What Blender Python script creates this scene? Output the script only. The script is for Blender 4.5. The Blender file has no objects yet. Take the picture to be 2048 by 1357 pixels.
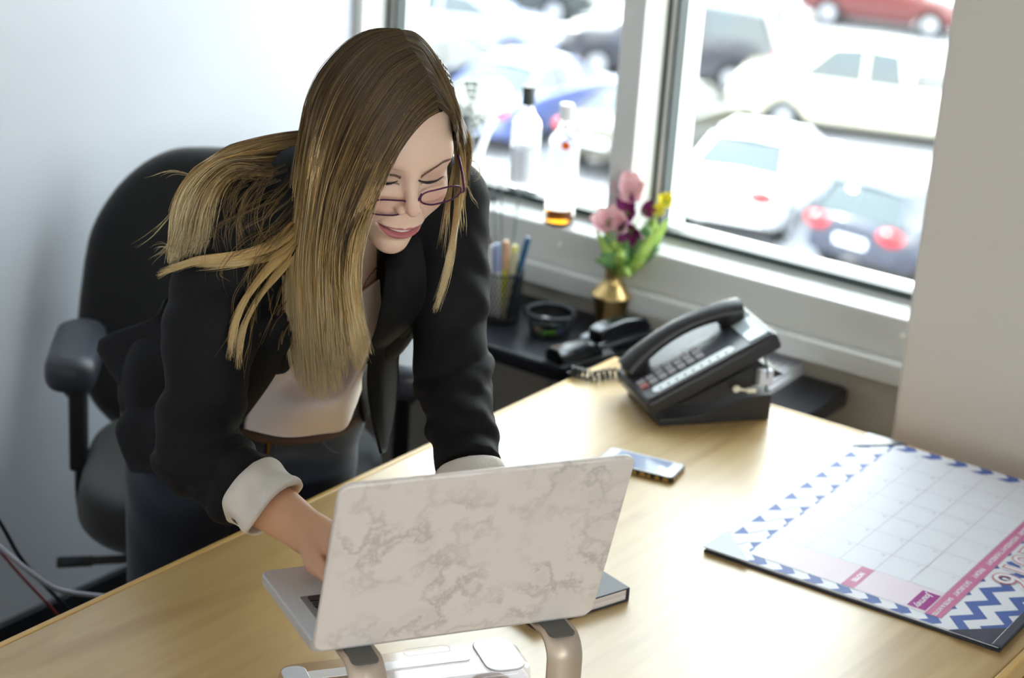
import bpy, bmesh, math, random
import numpy as np
from mathutils import Vector, Matrix

# ------------------------------------------------------------------ camera, world, sun, exposure
SC = bpy.context.scene
COL = SC.collection
FPX = 3850.0                      # focal length in pixels of the 2048 wide frame
CAMZ = 1.92
def _rot(a, p, r):
    F = np.array([-math.sin(a)*math.cos(p), math.cos(a)*math.cos(p), -math.sin(p)])
    R0 = np.array([math.cos(a), math.sin(a), 0.0]); D0 = np.cross(F, R0)
    return np.array([math.cos(r)*R0+math.sin(r)*D0, -math.sin(r)*R0+math.cos(r)*D0, F])
CM = _rot(math.radians(34.4), math.radians(20.05), math.radians(-3.87))   # rows: right, down, forward
cam_d = bpy.data.cameras.new('camera'); cam = bpy.data.objects.new('camera', cam_d); COL.objects.link(cam)
R, D, Fw = [Vector(v) for v in CM]
m = Matrix((R, -D, -Fw)).transposed().to_4x4(); m.translation = (0, 0, CAMZ)
cam.matrix_world = m
cam_d.sensor_width = 23.6; cam_d.lens = 23.6*FPX/2048; cam_d.clip_start = .05; cam_d.clip_end = 400
cam_d.dof.use_dof = True; cam_d.dof.focus_distance = 2.27; cam_d.dof.aperture_fstop = 2.6
SC.camera = cam
SC.view_settings.view_transform = 'Standard'; SC.view_settings.look = 'None'
SC.view_settings.gamma = 1; SC.view_settings.use_curve_mapping = False
SC.view_settings.exposure = 0.25
SC.cycles.max_bounces = 10; SC.cycles.transparent_max_bounces = 24
SC.cycles.sample_clamp_indirect = 6; SC.cycles.use_denoising = True

w = bpy.data.worlds.new('world'); SC.world = w; w.use_nodes = True
nt = w.node_tree; bg = nt.nodes['Background']
tc = nt.nodes.new('ShaderNodeTexCoord'); sx = nt.nodes.new('ShaderNodeSeparateXYZ'); cr = nt.nodes.new('ShaderNodeValToRGB')
nt.links.new(tc.outputs['Generated'], sx.inputs[0]); nt.links.new(sx.outputs['Z'], cr.inputs[0]); nt.links.new(cr.outputs[0], bg.inputs['Color'])
cr.color_ramp.elements[0].color = (1, .975, .945, 1); cr.color_ramp.elements[0].position = 0.0
cr.color_ramp.elements[1].color = (.78, .88, 1, 1); cr.color_ramp.elements[1].position = .8
bg.inputs['Strength'].default_value = 9
sd = bpy.data.lights.new('sun', 'SUN'); sd.energy = 12; sd.angle = .009; sd.color = (1, .96, .88)
sun = bpy.data.objects.new('sun', sd); COL.objects.link(sun)
sun.rotation_euler = Vector((.85, -.10, -1.05)).to_track_quat('-Z', 'Y').to_euler()
def area(name, loc, size, energy, color, rot=(0, 0, 0)):
    l = bpy.data.lights.new(name, 'AREA'); l.shape = 'RECTANGLE'; l.size, l.size_y = size; l.energy = energy; l.color = color
    o = bpy.data.objects.new(name, l); COL.objects.link(o); o.location = loc; o.rotation_euler = rot; return o
# unseen ceiling fixtures added for fill light (their housings are built with the room)
CEIL = 2.75
FILL_LAMPS = [(-1.3, -1.7), (.5, -1.9), (1.5, .4)]
FILL_W = [12, 10, 5]
for (lx, ly), e in zip(FILL_LAMPS, FILL_W): area('ceiling_fill_light', (lx, ly, CEIL-.075), (1.15, .55), e, (1, .95, .88))

# ------------------------------------------------------------------ helpers
def ray(px, py): return np.array([(px-1024)/FPX, (py-678.5)/FPX, 1.0])@CM
def P(px, py, d): return ray(px, py)*d+np.array([0, 0, CAMZ])             # a point by bearing and distance along the view
def dep(p): return float((np.array(p)-np.array([0, 0, CAMZ]))@CM[2])
def PZ(px, py, z): r = ray(px, py); return r*((z-CAMZ)/r[2])+np.array([0, 0, CAMZ])
def lin(c):
    return tuple((v/12.92 if v <= .04045 else ((v+.055)/1.055)**2.4) for v in c)
def hexc(h): return lin([int(h[i:i+2], 16)/255 for i in (0, 2, 4)])
_M = {}
def mat(name, col, rough=.5, metal=0, spec=.5, noise=None, bump=None, trans=0, ior=1.45, coat=0, emit=None, attr=None, sheen=0, alpha=None, sss=0, rvar=None):
    if name in _M: return _M[name]
    m = bpy.data.materials.new(name); m.use_nodes = True; nt = m.node_tree; b = nt.nodes['Principled BSDF']
    c = hexc(col) if isinstance(col, str) else col
    b.inputs['Base Color'].default_value = (*c, 1); b.inputs['Roughness'].default_value = rough; b.inputs['Metallic'].default_value = metal
    b.inputs['Specular IOR Level'].default_value = spec; b.inputs['IOR'].default_value = ior
    b.inputs['Transmission Weight'].default_value = trans; b.inputs['Coat Weight'].default_value = coat
    b.inputs['Sheen Weight'].default_value = sheen
    if sss: b.inputs['Subsurface Weight'].default_value = sss; b.inputs['Subsurface Radius'].default_value = (.012, .005, .003); b.inputs['Subsurface Scale'].default_value = 1
    if emit: b.inputs['Emission Color'].default_value = (*hexc(emit[0]), 1); b.inputs['Emission Strength'].default_value = emit[1]
    N = nt.nodes.new; L = nt.links.new
    tc = N('ShaderNodeTexCoord')
    base = None
    if attr:
        a = N('ShaderNodeAttribute'); a.attribute_name = attr; base = a.outputs['Color']
    if noise:   # (scale, detail, colour2, low, high, stretch)
        sc, det, c2, lo, hi, st = noise
        mp = N('ShaderNodeMapping'); mp.inputs['Scale'].default_value = st; L(tc.outputs['Object'], mp.inputs[0])
        n = N('ShaderNodeTexNoise'); n.inputs['Scale'].default_value = sc; n.inputs['Detail'].default_value = det; L(mp.outputs[0], n.inputs[0])
        r = N('ShaderNodeMapRange'); r.inputs[1].default_value = lo; r.inputs[2].default_value = hi; L(n.outputs[0], r.inputs[0])
        mx = N('ShaderNodeMix'); mx.data_type = 'RGBA'; L(r.outputs[0], mx.inputs[0])
        if base: L(base, mx.inputs[6])
        else: mx.inputs[6].default_value = (*c, 1)
        mx.inputs[7].default_value = (*hexc(c2), 1); base = mx.outputs[2]
    if base: L(base, b.inputs['Base Color'])
    if bump:    # (scale, strength, distance)
        n = N('ShaderNodeTexNoise'); n.inputs['Scale'].default_value = bump[0]; n.inputs['Detail'].default_value = 4; L(tc.outputs['Object'], n.inputs[0])
        bp = N('ShaderNodeBump'); bp.inputs['Strength'].default_value = bump[1]; bp.inputs['Distance'].default_value = bump[2]; L(n.outputs[0], bp.inputs['Height']); L(bp.outputs[0], b.inputs['Normal'])
    if alpha is not None: b.inputs['Alpha'].default_value = alpha
    _M[name] = m; return m
def thin_glass(name, tint='ffffff', refl=.06, rough=.0):
    if name in _M: return _M[name]
    m = bpy.data.materials.new(name); m.use_nodes = True; nt = m.node_tree; nt.nodes.clear()
    o = nt.nodes.new('ShaderNodeOutputMaterial'); t = nt.nodes.new('ShaderNodeBsdfTransparent'); g = nt.nodes.new('ShaderNodeBsdfGlossy')
    t.inputs[0].default_value = (*hexc(tint), 1); g.inputs['Roughness'].default_value = rough
    lw = nt.nodes.new('ShaderNodeFresnel'); lw.inputs[0].default_value = 1.45
    mu = nt.nodes.new('ShaderNodeMath'); mu.operation = 'MULTIPLY'; mu.inputs[1].default_value = refl/.04
    ge = nt.nodes.new('ShaderNodeNewGeometry'); iv = nt.nodes.new('ShaderNodeMath'); iv.operation = 'SUBTRACT'; iv.inputs[0].default_value = 1; nt.links.new(ge.outputs['Backfacing'], iv.inputs[1])
    m2 = nt.nodes.new('ShaderNodeMath'); m2.operation = 'MULTIPLY'; nt.links.new(lw.outputs[0], m2.inputs[0]); nt.links.new(iv.outputs[0], m2.inputs[1]); nt.links.new(m2.outputs[0], mu.inputs[0]); mu.use_clamp = True
    mx = nt.nodes.new('ShaderNodeMixShader'); nt.links.new(mu.outputs[0], mx.inputs[0]); nt.links.new(t.outputs[0], mx.inputs[1]); nt.links.new(g.outputs[0], mx.inputs[2]); nt.links.new(mx.outputs[0], o.inputs[0])
    _M[name] = m; return m

class MB:
    """collects shapes with material slots; build() links them as one mesh object"""
    def __init__(s): s.v = []; s.f = []; s.mi = []; s.mats = []; s.cur = 0
    def use(s, m):
        if m not in s.mats: s.mats.append(m)
        s.cur = s.mats.index(m); return s
    def add(s, vs, fs):
        o = len(s.v); s.v += [tuple(map(float, p)) for p in vs]; s.f += [tuple(i+o for i in f) for f in fs]; s.mi += [s.cur]*len(fs); return s
    def box(s, lo, hi, T=None):
        x0, y0, z0 = lo; x1, y1, z1 = hi
        vs = [(x, y, z) for z in (z0, z1) for y in (y0, y1) for x in (x0, x1)]
        if T is not None: vs = [T@Vector(p) for p in vs]
        return s.add(vs, [(0, 2, 3, 1), (4, 5, 7, 6), (0, 1, 5, 4), (2, 6, 7, 3), (0, 4, 6, 2), (1, 3, 7, 5)])
    def prism(s, poly, z0, z1, T=None):       # poly: ccw [(x,y)]
        n = len(poly); vs = [(x, y, z0) for x, y in poly]+[(x, y, z1) for x, y in poly]
        if T is not None: vs = [T@Vector(p) for p in vs]
        return s.add(vs, [tuple(range(n))[::-1], tuple(range(n, 2*n))]+[(i, (i+1) % n, n+(i+1) % n, n+i) for i in range(n)])
    def lathe(s, prof, seg=24, T=None, cap=True):   # prof [(r,z)] bottom to top
        vs = []; fs = []
        for r, z in prof:
            for k in range(seg): a = 2*math.pi*k/seg; vs.append((r*math.cos(a), r*math.sin(a), z))
        for i in range(len(prof)-1):
            for k in range(seg): fs.append((i*seg+k, i*seg+(k+1) % seg, (i+1)*seg+(k+1) % seg, (i+1)*seg+k))
        if cap: fs.append(tuple(range(seg))[::-1]); fs.append(tuple(range((len(prof)-1)*seg, len(prof)*seg)))
        if T is not None: vs = [T@Vector(p) for p in vs]
        return s.add(vs, fs)
    def tube(s, pts, rad, seg=8, flat=1.0, up=None):
        pts = [Vector(p) for p in pts]; n = len(pts); rad = rad if hasattr(rad, '__len__') else [rad]*n
        vs = []; fs = []; prev = Vector(up) if up is not None else None
        for i, p in enumerate(pts):
            t = (pts[min(i+1, n-1)]-pts[max(i-1, 0)])
            t = t.normalized() if t.length > 1e-9 else Vector((0, 0, 1))
            if prev is None: prev = Vector((0, 0, 1)) if abs(t.z) < .9 else Vector((1, 0, 0))
            a = prev-t*prev.dot(t)
            if a.length < 1e-6: a = t.orthogonal()
            a.normalize(); prev = a; b = t.cross(a)
            for k in range(seg): an = 2*math.pi*k/seg; vs.append(p+a*math.cos(an)*rad[i]*flat+b*math.sin(an)*rad[i])
        for i in range(n-1):
            for k in range(seg): fs.append((i*seg+k, i*seg+(k+1) % seg, (i+1)*seg+(k+1) % seg, (i+1)*seg+k))
        fs.append(tuple(range(seg))[::-1]); fs.append(tuple(range((n-1)*seg, n*seg)))
        return s.add(vs, fs)
    def ball(s, c, r, seg=16, rings=10, T=None):
        r = r if hasattr(r, '__len__') else (r, r, r); vs = []; fs = []
        for i in range(rings+1):
            th = math.pi*i/rings
            for k in range(seg): a = 2*math.pi*k/seg; vs.append((c[0]+r[0]*math.sin(th)*math.cos(a), c[1]+r[1]*math.sin(th)*math.sin(a), c[2]-r[2]*math.cos(th)))
        for i in range(rings):
            for k in range(seg): fs.append((i*seg+k, i*seg+(k+1) % seg, (i+1)*seg+(k+1) % seg, (i+1)*seg+k))
        if T is not None: vs = [T@Vector(p) for p in vs]
        return s.add(vs, fs)
    def grid(s, G, closed=False):                # G [rows][cols] points
        n = len(G); k = len(G[0]); vs = [p for r in G for p in r]
        kk = k if closed else k-1
        return s.add(vs, [(i*k+j, i*k+(j+1) % k, (i+1)*k+(j+1) % k, (i+1)*k+j) for i in range(n-1) for j in range(kk)])
    def build(s, name, m=None, parent=None, smooth=True, bevel=0, seg=3, ang=35, solid=0, sub=0):
        me = bpy.data.meshes.new(name); me.from_pydata(s.v, [], s.f)
        ms = s.mats if s.mats else [m]
        for q in ms: me.materials.append(q)
        if s.mats: me.polygons.foreach_set('material_index', s.mi)
        me.validate(clean_customdata=False); me.update()
        return link(name, me, parent, smooth, bevel, seg, ang, solid, sub)
def link(name, me, parent=None, smooth=True, bevel=0, seg=3, ang=35, solid=0, sub=0):
    if smooth:
        me.polygons.foreach_set('use_smooth', [True]*len(me.polygons)); me.set_sharp_from_angle(angle=math.radians(ang))
    o = bpy.data.objects.new(name, me); COL.objects.link(o)
    if parent: o.parent = parent
    if solid: q = o.modifiers.new('thickness', 'SOLIDIFY'); q.thickness = solid; q.offset = 0
    if sub: q = o.modifiers.new('subdivision', 'SUBSURF'); q.levels = q.render_levels = sub
    if bevel:
        q = o.modifiers.new('bevel', 'BEVEL'); q.width = bevel; q.segments = seg; q.limit_method = 'ANGLE'; q.angle_limit = math.radians(40)
    return o
def empty(name, loc=(0, 0, 0), rz=0):
    o = bpy.data.objects.new(name, None); COL.objects.link(o); o.location = loc; o.rotation_euler = (0, 0, rz); o.empty_display_size = .1; return o
def tag(o, label, cat, group=None, kind=None):
    o['label'] = label; o['category'] = cat
    if group: o['group'] = group
    if kind: o['kind'] = kind
    return o
def struct(o): o['kind'] = 'structure'; return o
def copy_tree(o, parent=None):
    c = o.copy(); COL.objects.link(c)
    if parent: c.parent = parent
    for ch in list(o.children): copy_tree(ch, c)
    return c
def rrect(w, h, r, n=5, cx=0, cy=0):            # rounded rectangle polygon, ccw
    out = []
    for sx, sy, a0 in ((1, 1, 0), (-1, 1, 90), (-1, -1, 180), (1, -1, 270)):
        for k in range(n+1):
            a = math.radians(a0+90*k/n); out.append((cx+sx*(w/2-r)+r*math.cos(a), cy+sy*(h/2-r)+r*math.sin(a)))
    return out
def frame(o, X, Y, Z): m = Matrix((Vector(X), Vector(Y), Vector(Z))).transposed().to_4x4(); m.translation = Vector(o); return m
def catmull(pts, n):
    p = np.array(pts, float); k = len(p); q = np.vstack([2*p[0]-p[1], p, 2*p[-1]-p[-2]])
    t = np.linspace(0, k-1, n); i = np.minimum(t.astype(int), k-2); f = (t-i)[:, None]
    a, b, c, d = q[i], q[i+1], q[i+2], q[i+3]
    return .5*((2*b)+(-a+c)*f+(2*a-5*b+4*c-d)*f**2+(-a+3*b-3*c+d)*f**3)
# ------------------------------------------------------------------ the room
XL, YW = -2.56, 3.10                 # face of the left wall, face of the wall under the window
wallm = mat('wall_paint', 'cdd1da', .6, noise=(3, 3, 'c8ccd5', .3, .7, (1, 1, 1)), bump=(260, .04, .002))
tanw = mat('window_wall_paint', 'cfc9bd', .6, bump=(260, .04, .002))
pilm = mat('column_paint', 'ddd6cf', .6, noise=(2, 3, 'd8d0c8', .3, .7, (1, 1, 1)), bump=(200, .05, .002))
framem = mat('window_frame_paint', 'd9d9d6', .35)
gask = mat('window_gasket', '26302e', .4)
pane = thin_glass('window_glass', 'f6faf8', .05)
WT = 2.62                            # window head height
SILL = .82; GY = 3.185
b = MB().box((XL-.12, -3, 0), (XL, 3.3, CEIL)); struct(b.build('wall_left', wallm))
b = MB().box((XL-.12, YW, -.2), (2.6, 3.30, .70)); b.box((XL-.12, YW, WT+.06), (2.6, 3.30, CEIL)); b.box((XL-.12, YW, .6), (XL+.0, 3.30, CEIL)); b.box((-.2, YW, .6), (2.6, 3.30, CEIL)); struct(b.build('wall_window', tanw))
struct(MB().box((-1.165, 2.85, 0), (-.35, 3.30, CEIL)).build('wall_column', pilm, bevel=.006))
struct(MB().box((XL-.12, -3.12, 0), (2.72, -3, CEIL)).build('wall_back', wallm))
W3 = (-2.7, 1.1, 1.0, 2.15)             # unseen window added in the right wall to let in fill light
b = MB(); b.box((2.6, -3.12, 0), (2.72, 3.30, W3[2])); b.box((2.6, -3.12, W3[3]), (2.72, 3.30, CEIL)); b.box((2.6, -3.12, W3[2]), (2.72, W3[0], W3[3])); b.box((2.6, W3[1], W3[2]), (2.72, 3.30, W3[3])); struct(b.build('wall_right', wallm))
struct(MB().box((XL-.12, -3.12, CEIL), (2.72, 3.30, CEIL+.1)).build('ceiling', mat('ceiling_paint', 'e8e6e0', .8)))
struct(MB().box((XL-.12, -3.12, -.1), (2.72, 3.30, 0)).build('floor', mat('floor_carpet', '2c2b2f', .95, noise=(220, 4, '3a393c', .3, .7, (1, 1, 1)), bump=(400, .6, .004))))
struct(MB().box((XL, -3, 0), (XL+.015, YW, .125)).build('baseboard_left', mat('baseboard_rubber', '1c1d21', .5), bevel=.003))
struct(MB().box((XL, YW-.012, 0), (-1.165, YW, .105)).build('baseboard_window', mat('baseboard_rubber', '1c1d21', .5), bevel=.003))
# the low panel joints of the window wall
struct(MB().box((-2.021, YW-.0025, .12), (-2.017, YW+.002, .655)).build('trim_3', mat('joint_grey', '8c8880', .7)))
# lower trim: narrow ledge, then the frame's bottom rail, then glass
b = MB().box((XL, 3.052, .70), (-1.165, 3.14, .742)); struct(b.build('trim_1', framem, bevel=.004))
struct(MB().box((XL, 3.078, .742), (-1.165, 3.30, SILL)).build('trim_2', framem, bevel=.004))
def win(name, x0, x1):
    r = struct(empty(name, (0, 0, 0)))
    f = MB()
    def rail(lo, hi): f.box(lo, hi)
    t = .018
    for a, c in ((x0, x0+t), (x1-t, x1)): rail((a, GY-.02, SILL), (c, GY+.02, WT))
    rail((x0+t, GY-.02, SILL), (x1-t, GY+.02, SILL+.012)); rail((x0+t, GY-.02, WT-.03), (x1-t, GY+.02, WT))
    f.build('window_frame', framem, r, bevel=.002)
    g = MB()
    for a, c in ((x0+t, x0+t+.007), (x1-t-.007, x1-t)): g.box((a, GY-.024, SILL+.012), (c, GY+.01, WT-.03))
    g.box((x0+t, GY-.024, SILL+.008), (x1-t, GY+.01, SILL+.022))
    for a in (x0-.0005, x1-.0055): g.box((a, GY-.026, SILL+.002), (a+.006, GY-.0195, WT))
    g.build('gasket', gask, r)
    MB().box((x0+t, GY-.003, SILL+.012), (x1-t, GY+.003, WT-.03)).build('pane', pane, r)
win('window_1', XL+.022, -1.907)
win('window_2', -1.855, -.25)
r3 = struct(empty('fill_window', (2.66, 0, 0)))  # frame and pane of the added fill opening
b = MB()
for lo_, hi_ in (((-.03, W3[0], W3[2]), (.03, W3[0]+.04, W3[3])), ((-.03, W3[1]-.04, W3[2]), (.03, W3[1], W3[3])), ((-.03, -.92, W3[2]), (.03, -.88, W3[3])), ((-.03, W3[0], W3[2]), (.03, W3[1], W3[2]+.04)), ((-.03, W3[0], W3[3]-.04), (.03, W3[1], W3[3]))): b.box(lo_, hi_)
b.build('window_frame', framem, r3); MB().box((-.003, W3[0]+.04, W3[2]+.04), (.003, W3[1]-.04, W3[3]-.04)).build('pane', pane, r3)
struct(MB().box((-1.907, 3.078, SILL), (-1.855, 3.30, WT)).build('trim_4', framem, bevel=.003))
struct(MB().box((XL, 3.078, SILL), (XL+.022, 3.30, WT)).build('trim_6', framem, bevel=.003))
struct(MB().box((XL, 3.078, WT), (-.2, 3.30, WT+.06)).build('trim_7', framem, bevel=.003))
# housings and glowing diffusers of the added ceiling fill lights
fillm = mat('fill_diffuser', 'fff4e2', .5, emit=('ffe9cf', 1.5))
for (lx, ly), wh in zip(FILL_LAMPS, ('in the middle of the room behind the desk', 'far back on the right side of the room', 'nearest the added right wall window')):
    c = tag(empty('ceiling_fill_panel', (lx, ly, CEIL)), 'added ceiling fill light with warm white diffuser '+wh, 'ceiling light', 'fill lights added on the ceiling')
    MB().box((-.62, -.32, -.045), (.62, .32, -.0005)).build('housing', framem, c, bevel=.004)
    MB().box((-.59, -.29, -.052), (.59, .29, -.045)).build('diffuser', fillm, c)

# ------------------------------------------------------------------ the parking lot outside
GZ = CAMZ-8.7
struct(MB().box((-75, -40, GZ-.2), (60, 90, GZ)).build('ground_parking_lot', mat('asphalt', '8d8c8e', .85, noise=(.5, 5, '7b7b80', .3, .7, (1, 1, 1)))))
b = MB()
for row in (20.0, 50.5):
    for k in range(14): b.box((-34+2.7*k, row, GZ), (-33.9+2.7*k, row+5, GZ+.004))
ln = tag(b.build('parking_lines', mat('line_paint', 'eceae2', .7)), 'white painted parking lines on the asphalt outside', 'parking lines', kind='stuff')
tire = mat('tyre', '1a1a1b', .8); rim = mat('wheel_rim', 'b9bbbf', .3, .9); cglass = mat('car_glass', '2b3436', .04, 0, .9)
hl = mat('headlamp', 'e8ecef', .1, 0, .9); tl = mat('tail_lamp', 'b01018', .2, 0, .8); plast = mat('car_trim', '222222', .6)
def car(x, y, ang, kind, color, label, cname):
    """local x forwards, y left"""
    m = mat('paint_'+cname, color, .28, .1, .6, coat=1)
    r = tag(empty('car', (x, y, GZ), math.radians(ang)), label, 'car', 'cars parked outside the window')
    if kind == 'sedan': Lh, W = 2.35, .91; top = [(-2.35, .62), (-2.3, .93), (-1.65, 1.0), (-.9, 1.03), (.9, 1.0), (1.7, .90), (2.2, .74), (2.35, .52)]; roof = [(-1.55, 1.0, .80), (-.85, 1.40, .62), (-.1, 1.46, .64), (.35, 1.42, .62), (1.12, .98, .78)]
    elif kind == 'hatch': Lh, W = 2.1, .88; top = [(-2.1, .62), (-2.06, .98), (-1.6, 1.02), (-.9, 1.03), (.9, 1.02), (1.5, .95), (1.98, .78), (2.1, .52)]; roof = [(-2.0, 1.02, .76), (-1.65, 1.45, .62), (-.6, 1.52, .64), (.2, 1.48, .62), (1.05, 1.0, .76)]
    elif kind == 'suv': Lh, W = 2.35, .96; top = [(-2.35, .7), (-2.32, 1.08), (-1.6, 1.12), (-.9, 1.13), (.9, 1.12), (1.7, 1.08), (2.25, .95), (2.35, .6)]; roof = [(-2.25, 1.1, .82), (-2.0, 1.68, .70), (-.6, 1.76, .70), (.4, 1.72, .68), (1.15, 1.1, .82)]
    else: Lh, W = 2.85, .99; top = [(-2.85, .72), (-2.8, 1.08), (-2.0, 1.1), (-.5, 1.1), (.9, 1.12), (2.0, 1.12), (2.7, 1.0), (2.85, .62)]; roof = [(-.55, 1.1, .84), (-.4, 1.75, .72), (.3, 1.8, .72), (.9, 1.74, .70), (1.55, 1.12, .84)]
    xs = [p[0] for p in top]
    G = []
    for i in np.linspace(0, len(top)-1, 40):
        k = min(int(i), len(top)-2); f = i-k; px = top[k][0]*(1-f)+top[k+1][0]*f; pz = top[k][1]*(1-f)+top[k+1][1]*f
        e = abs(px)/Lh; wd = W*(1-.16*max(0, (e-.72)/.28)**2)
        zb = .26+.16*max(0, (e-.8)/.2)
        for ax in (-Lh*.62, Lh*.60):
            dd = abs(px-ax)
            if dd < .37: zb = max(zb, .20+math.sqrt(.37**2-dd*dd)*1.1)
        zb = min(zb, pz-.15)
        G.append([(px, -wd*.9, zb), (px, -wd, zb+.08), (px, -wd*1.0, .62*pz+.1), (px, -wd*.97, pz-.05), (px, -wd*.88, pz), (px, 0, pz+.03), (px, wd*.88, pz), (px, wd*.97, pz-.05), (px, wd, .62*pz+.1), (px, wd, zb+.08), (px, wd*.9, zb)])
    bb = MB().grid(G); n = len(G[0]); bb.add(G[0], [tuple(range(n))]); bb.add(G[-1], [tuple(range(n))[::-1]])
    bb.build('body', m, r, ang=50)
    if kind == 'pickup':
        MB().box((-2.7, -.78, .8), (-.62, .78, 1.135)).build('cargo_bed', plast, r)
    g = MB(); GG = []
    for (px, pz, wy), (qx, qz, qy) in zip(roof, roof[1:]):
        pass
    base = []; rr = []
    rx = [p[0] for p in roof]; zt = [p[1] for p in roof]; wt = [p[2] for p in roof]
    G = []
    for xq in np.linspace(rx[0], rx[-1], 26):
        z = np.interp(xq, rx, zt); hw = np.interp(xq, rx, wt); zb = np.interp(xq, xs, [p[1] for p in top])-.04; z = max(z, zb+.02)
        G.append([(xq, -W*.88, zb), (xq, -hw*(1.02), zb+(z-zb)*.9), (xq, -hw*.9, z), (xq, hw*.9, z), (xq, hw*1.02, zb+(z-zb)*.9), (xq, W*.88, zb)])
    g.grid(G); g.add(G[0], [tuple(range(6))]); g.add(G[-1], [tuple(range(6))[::-1]]); g.build('windows', cglass, r, ang=40)
    rf = MB(); G = []
    for xq in np.linspace(rx[1]-.02, rx[-2]+.02, 12):
        z = np.interp(xq, rx, zt)+.012; hw = np.interp(xq, rx, wt)
        G.append([(xq, -hw*1.0, z-.05), (xq, -hw*.9, z), (xq, 0, z+.03), (xq, hw*.9, z), (xq, hw*1.0, z-.05)])
    rf.grid(G)
    for k, q in ((0, 1), (-1, -2)):     # corner pillars
        for s in (-1, 1): rf.tube([(rx[k], s*W*.86, zt[k]-.02), (rx[q], s*wt[q]*.98, zt[q]-.02)], .045, 6)
    for s in (-1, 1): rf.tube([((rx[1]+rx[-2])/2, s*W*.89, 1.0), ((rx[1]+rx[-2])/2, s*wt[2]*1.01, zt[2]-.06)], .04, 6)
    rf.build('roof', m, r)
    for ax in (-Lh*.62, Lh*.60):
        for s in (-1, 1):
            T = Matrix.Translation((ax, s*(W-.12), .33))@Matrix.Rotation(math.radians(90), 4, 'X')
            wh = MB().lathe([(.2, -.11), (.31, -.11), (.33, -.07), (.33, .07), (.31, .11), (.2, .11)], 24, T).build('wheel', tire, r)
            MB().lathe([(.02, -.125), (.2, -.115), (.21, -.1), (.21, .1), (.2, .115), (.02, .125)], 20, T).build('rim', rim, wh)
    for s in (-1, 1):
        MB().ball((Lh-.1, s*W*.68, .70), (.09, .2, .08), 10, 6).build('headlamp', hl, r)
        MB().ball((-Lh+.07, s*W*.70, .86), (.12, .23, .13), 10, 6).build('tail_lamp', tl, r)
    MB().box((-Lh-.02, -.26, .62), (-Lh+.05, .26, .74)).build('number_plate', hl, r)
    return r
CARS = [(-11.1, 27.2, 84, 'hatch', '20263a', 'dark blue hatchback nearest the column in the parking lot', 'navy'),
        (-14.2, 27.7, 102, 'sedan', 'eef0f2', 'white sedan with red tail lamps beside the dark blue hatchback', 'white'),
        (-17.2, 29.4, 92, 'sedan', '3a3628', 'olive brown sedan outside, right of the window mullion', 'olive'),
        (-15.3, 34.4, 200, 'pickup', 'c4beaa', 'white pickup truck crossing the far side of the lot', 'cream'),
        (-20.6, 35.4, 200, 'suv', '2e2d34', 'dark grey sport utility car behind the mullion in the far row', 'grey'),
        (-19.9, 29.2, 94, 'sedan', '4f5c92', 'blue sedan behind the clear bottles outside', 'pale_blue'),
        (-22.4, 29.4, 94, 'hatch', '1d1f21', 'dark grey hatchback outside, just right of the womans head', 'ash'),
        (-25.0, 33.6, 24, 'sedan', '8f98bc', 'light silver blue sedan in the far row left of the mullion', 'silver_blue'),
        (-27.2, 38.4, 24, 'suv', '2a3130', 'dark green sport utility car in the far row, left window', 'dark_green'),
        (-30.5, 43.5, 20, 'hatch', 'a0a7b0', 'silver hatchback at the top of the left window', 'silver'),
        (-25.3, 44.0, 14, 'sedan', '8f8069', 'beige sedan at the top of the right window', 'beige'),
        (-20.2, 45.2, 14, 'hatch', '5a1f1c', 'dark red hatchback at the top of the right window', 'red')]
for c in CARS: car(*c)
# ------------------------------------------------------------------ desk
DZ = .74
def wood():
    m = bpy.data.materials.new('birch_veneer'); m.use_nodes = True; nt = m.node_tree; b = nt.nodes['Principled BSDF']; N = nt.nodes.new; L = nt.links.new
    tc = N('ShaderNodeTexCoord'); mp = N('ShaderNodeMapping'); mp.inputs['Scale'].default_value = (4.2, .9, 1); L(tc.outputs['Object'], mp.inputs[0])
    n = N('ShaderNodeTexNoise'); n.inputs['Scale'].default_value = 1.1; n.inputs['Detail'].default_value = 3; n.inputs['Distortion'].default_value = .8; L(mp.outputs[0], n.inputs[0])
    mu = N('ShaderNodeMath'); mu.operation = 'MULTIPLY'; mu.inputs[1].default_value = 22; L(n.outputs[0], mu.inputs[0])
    si = N('ShaderNodeMath'); si.operation = 'SINE'; L(mu.outputs[0], si.inputs[0])
    n2 = N('ShaderNodeTexNoise'); n2.inputs['Scale'].default_value = 60; n2.inputs['Detail'].default_value = 5; mp2 = N('ShaderNodeMapping'); mp2.inputs['Scale'].default_value = (1, .06, 1); L(tc.outputs['Object'], mp2.inputs[0]); L(mp2.outputs[0], n2.inputs[0])
    r1 = N('ShaderNodeMapRange'); r1.inputs[1].default_value = .2; r1.inputs[2].default_value = 1; r1.inputs[3].default_value = 0; r1.inputs[4].default_value = .45; L(si.outputs[0], r1.inputs[0])
    r2 = N('ShaderNodeMapRange'); r2.inputs[1].default_value = .4; r2.inputs[2].default_value = .7; r2.inputs[4].default_value = .35; L(n2.outputs[0], r2.inputs[0])
    ad = N('ShaderNodeMath'); ad.operation = 'ADD'; L(r1.outputs[0], ad.inputs[0]); L(r2.outputs[0], ad.inputs[1])
    mx = N('ShaderNodeMix'); mx.data_type = 'RGBA'; mx.inputs[6].default_value = (*hexc('c3a36c'), 1); mx.inputs[7].default_value = (*hexc('a9844c'), 1); L(ad.outputs[0], mx.inputs[0])
    L(mx.outputs[2], b.inputs['Base Color']); b.inputs['Roughness'].default_value = .36; b.inputs['Specular IOR Level'].default_value = .7
    b.inputs['Coat Weight'].default_value = .35; b.inputs['Coat Roughness'].default_value = .22
    return m
birch = wood()
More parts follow.
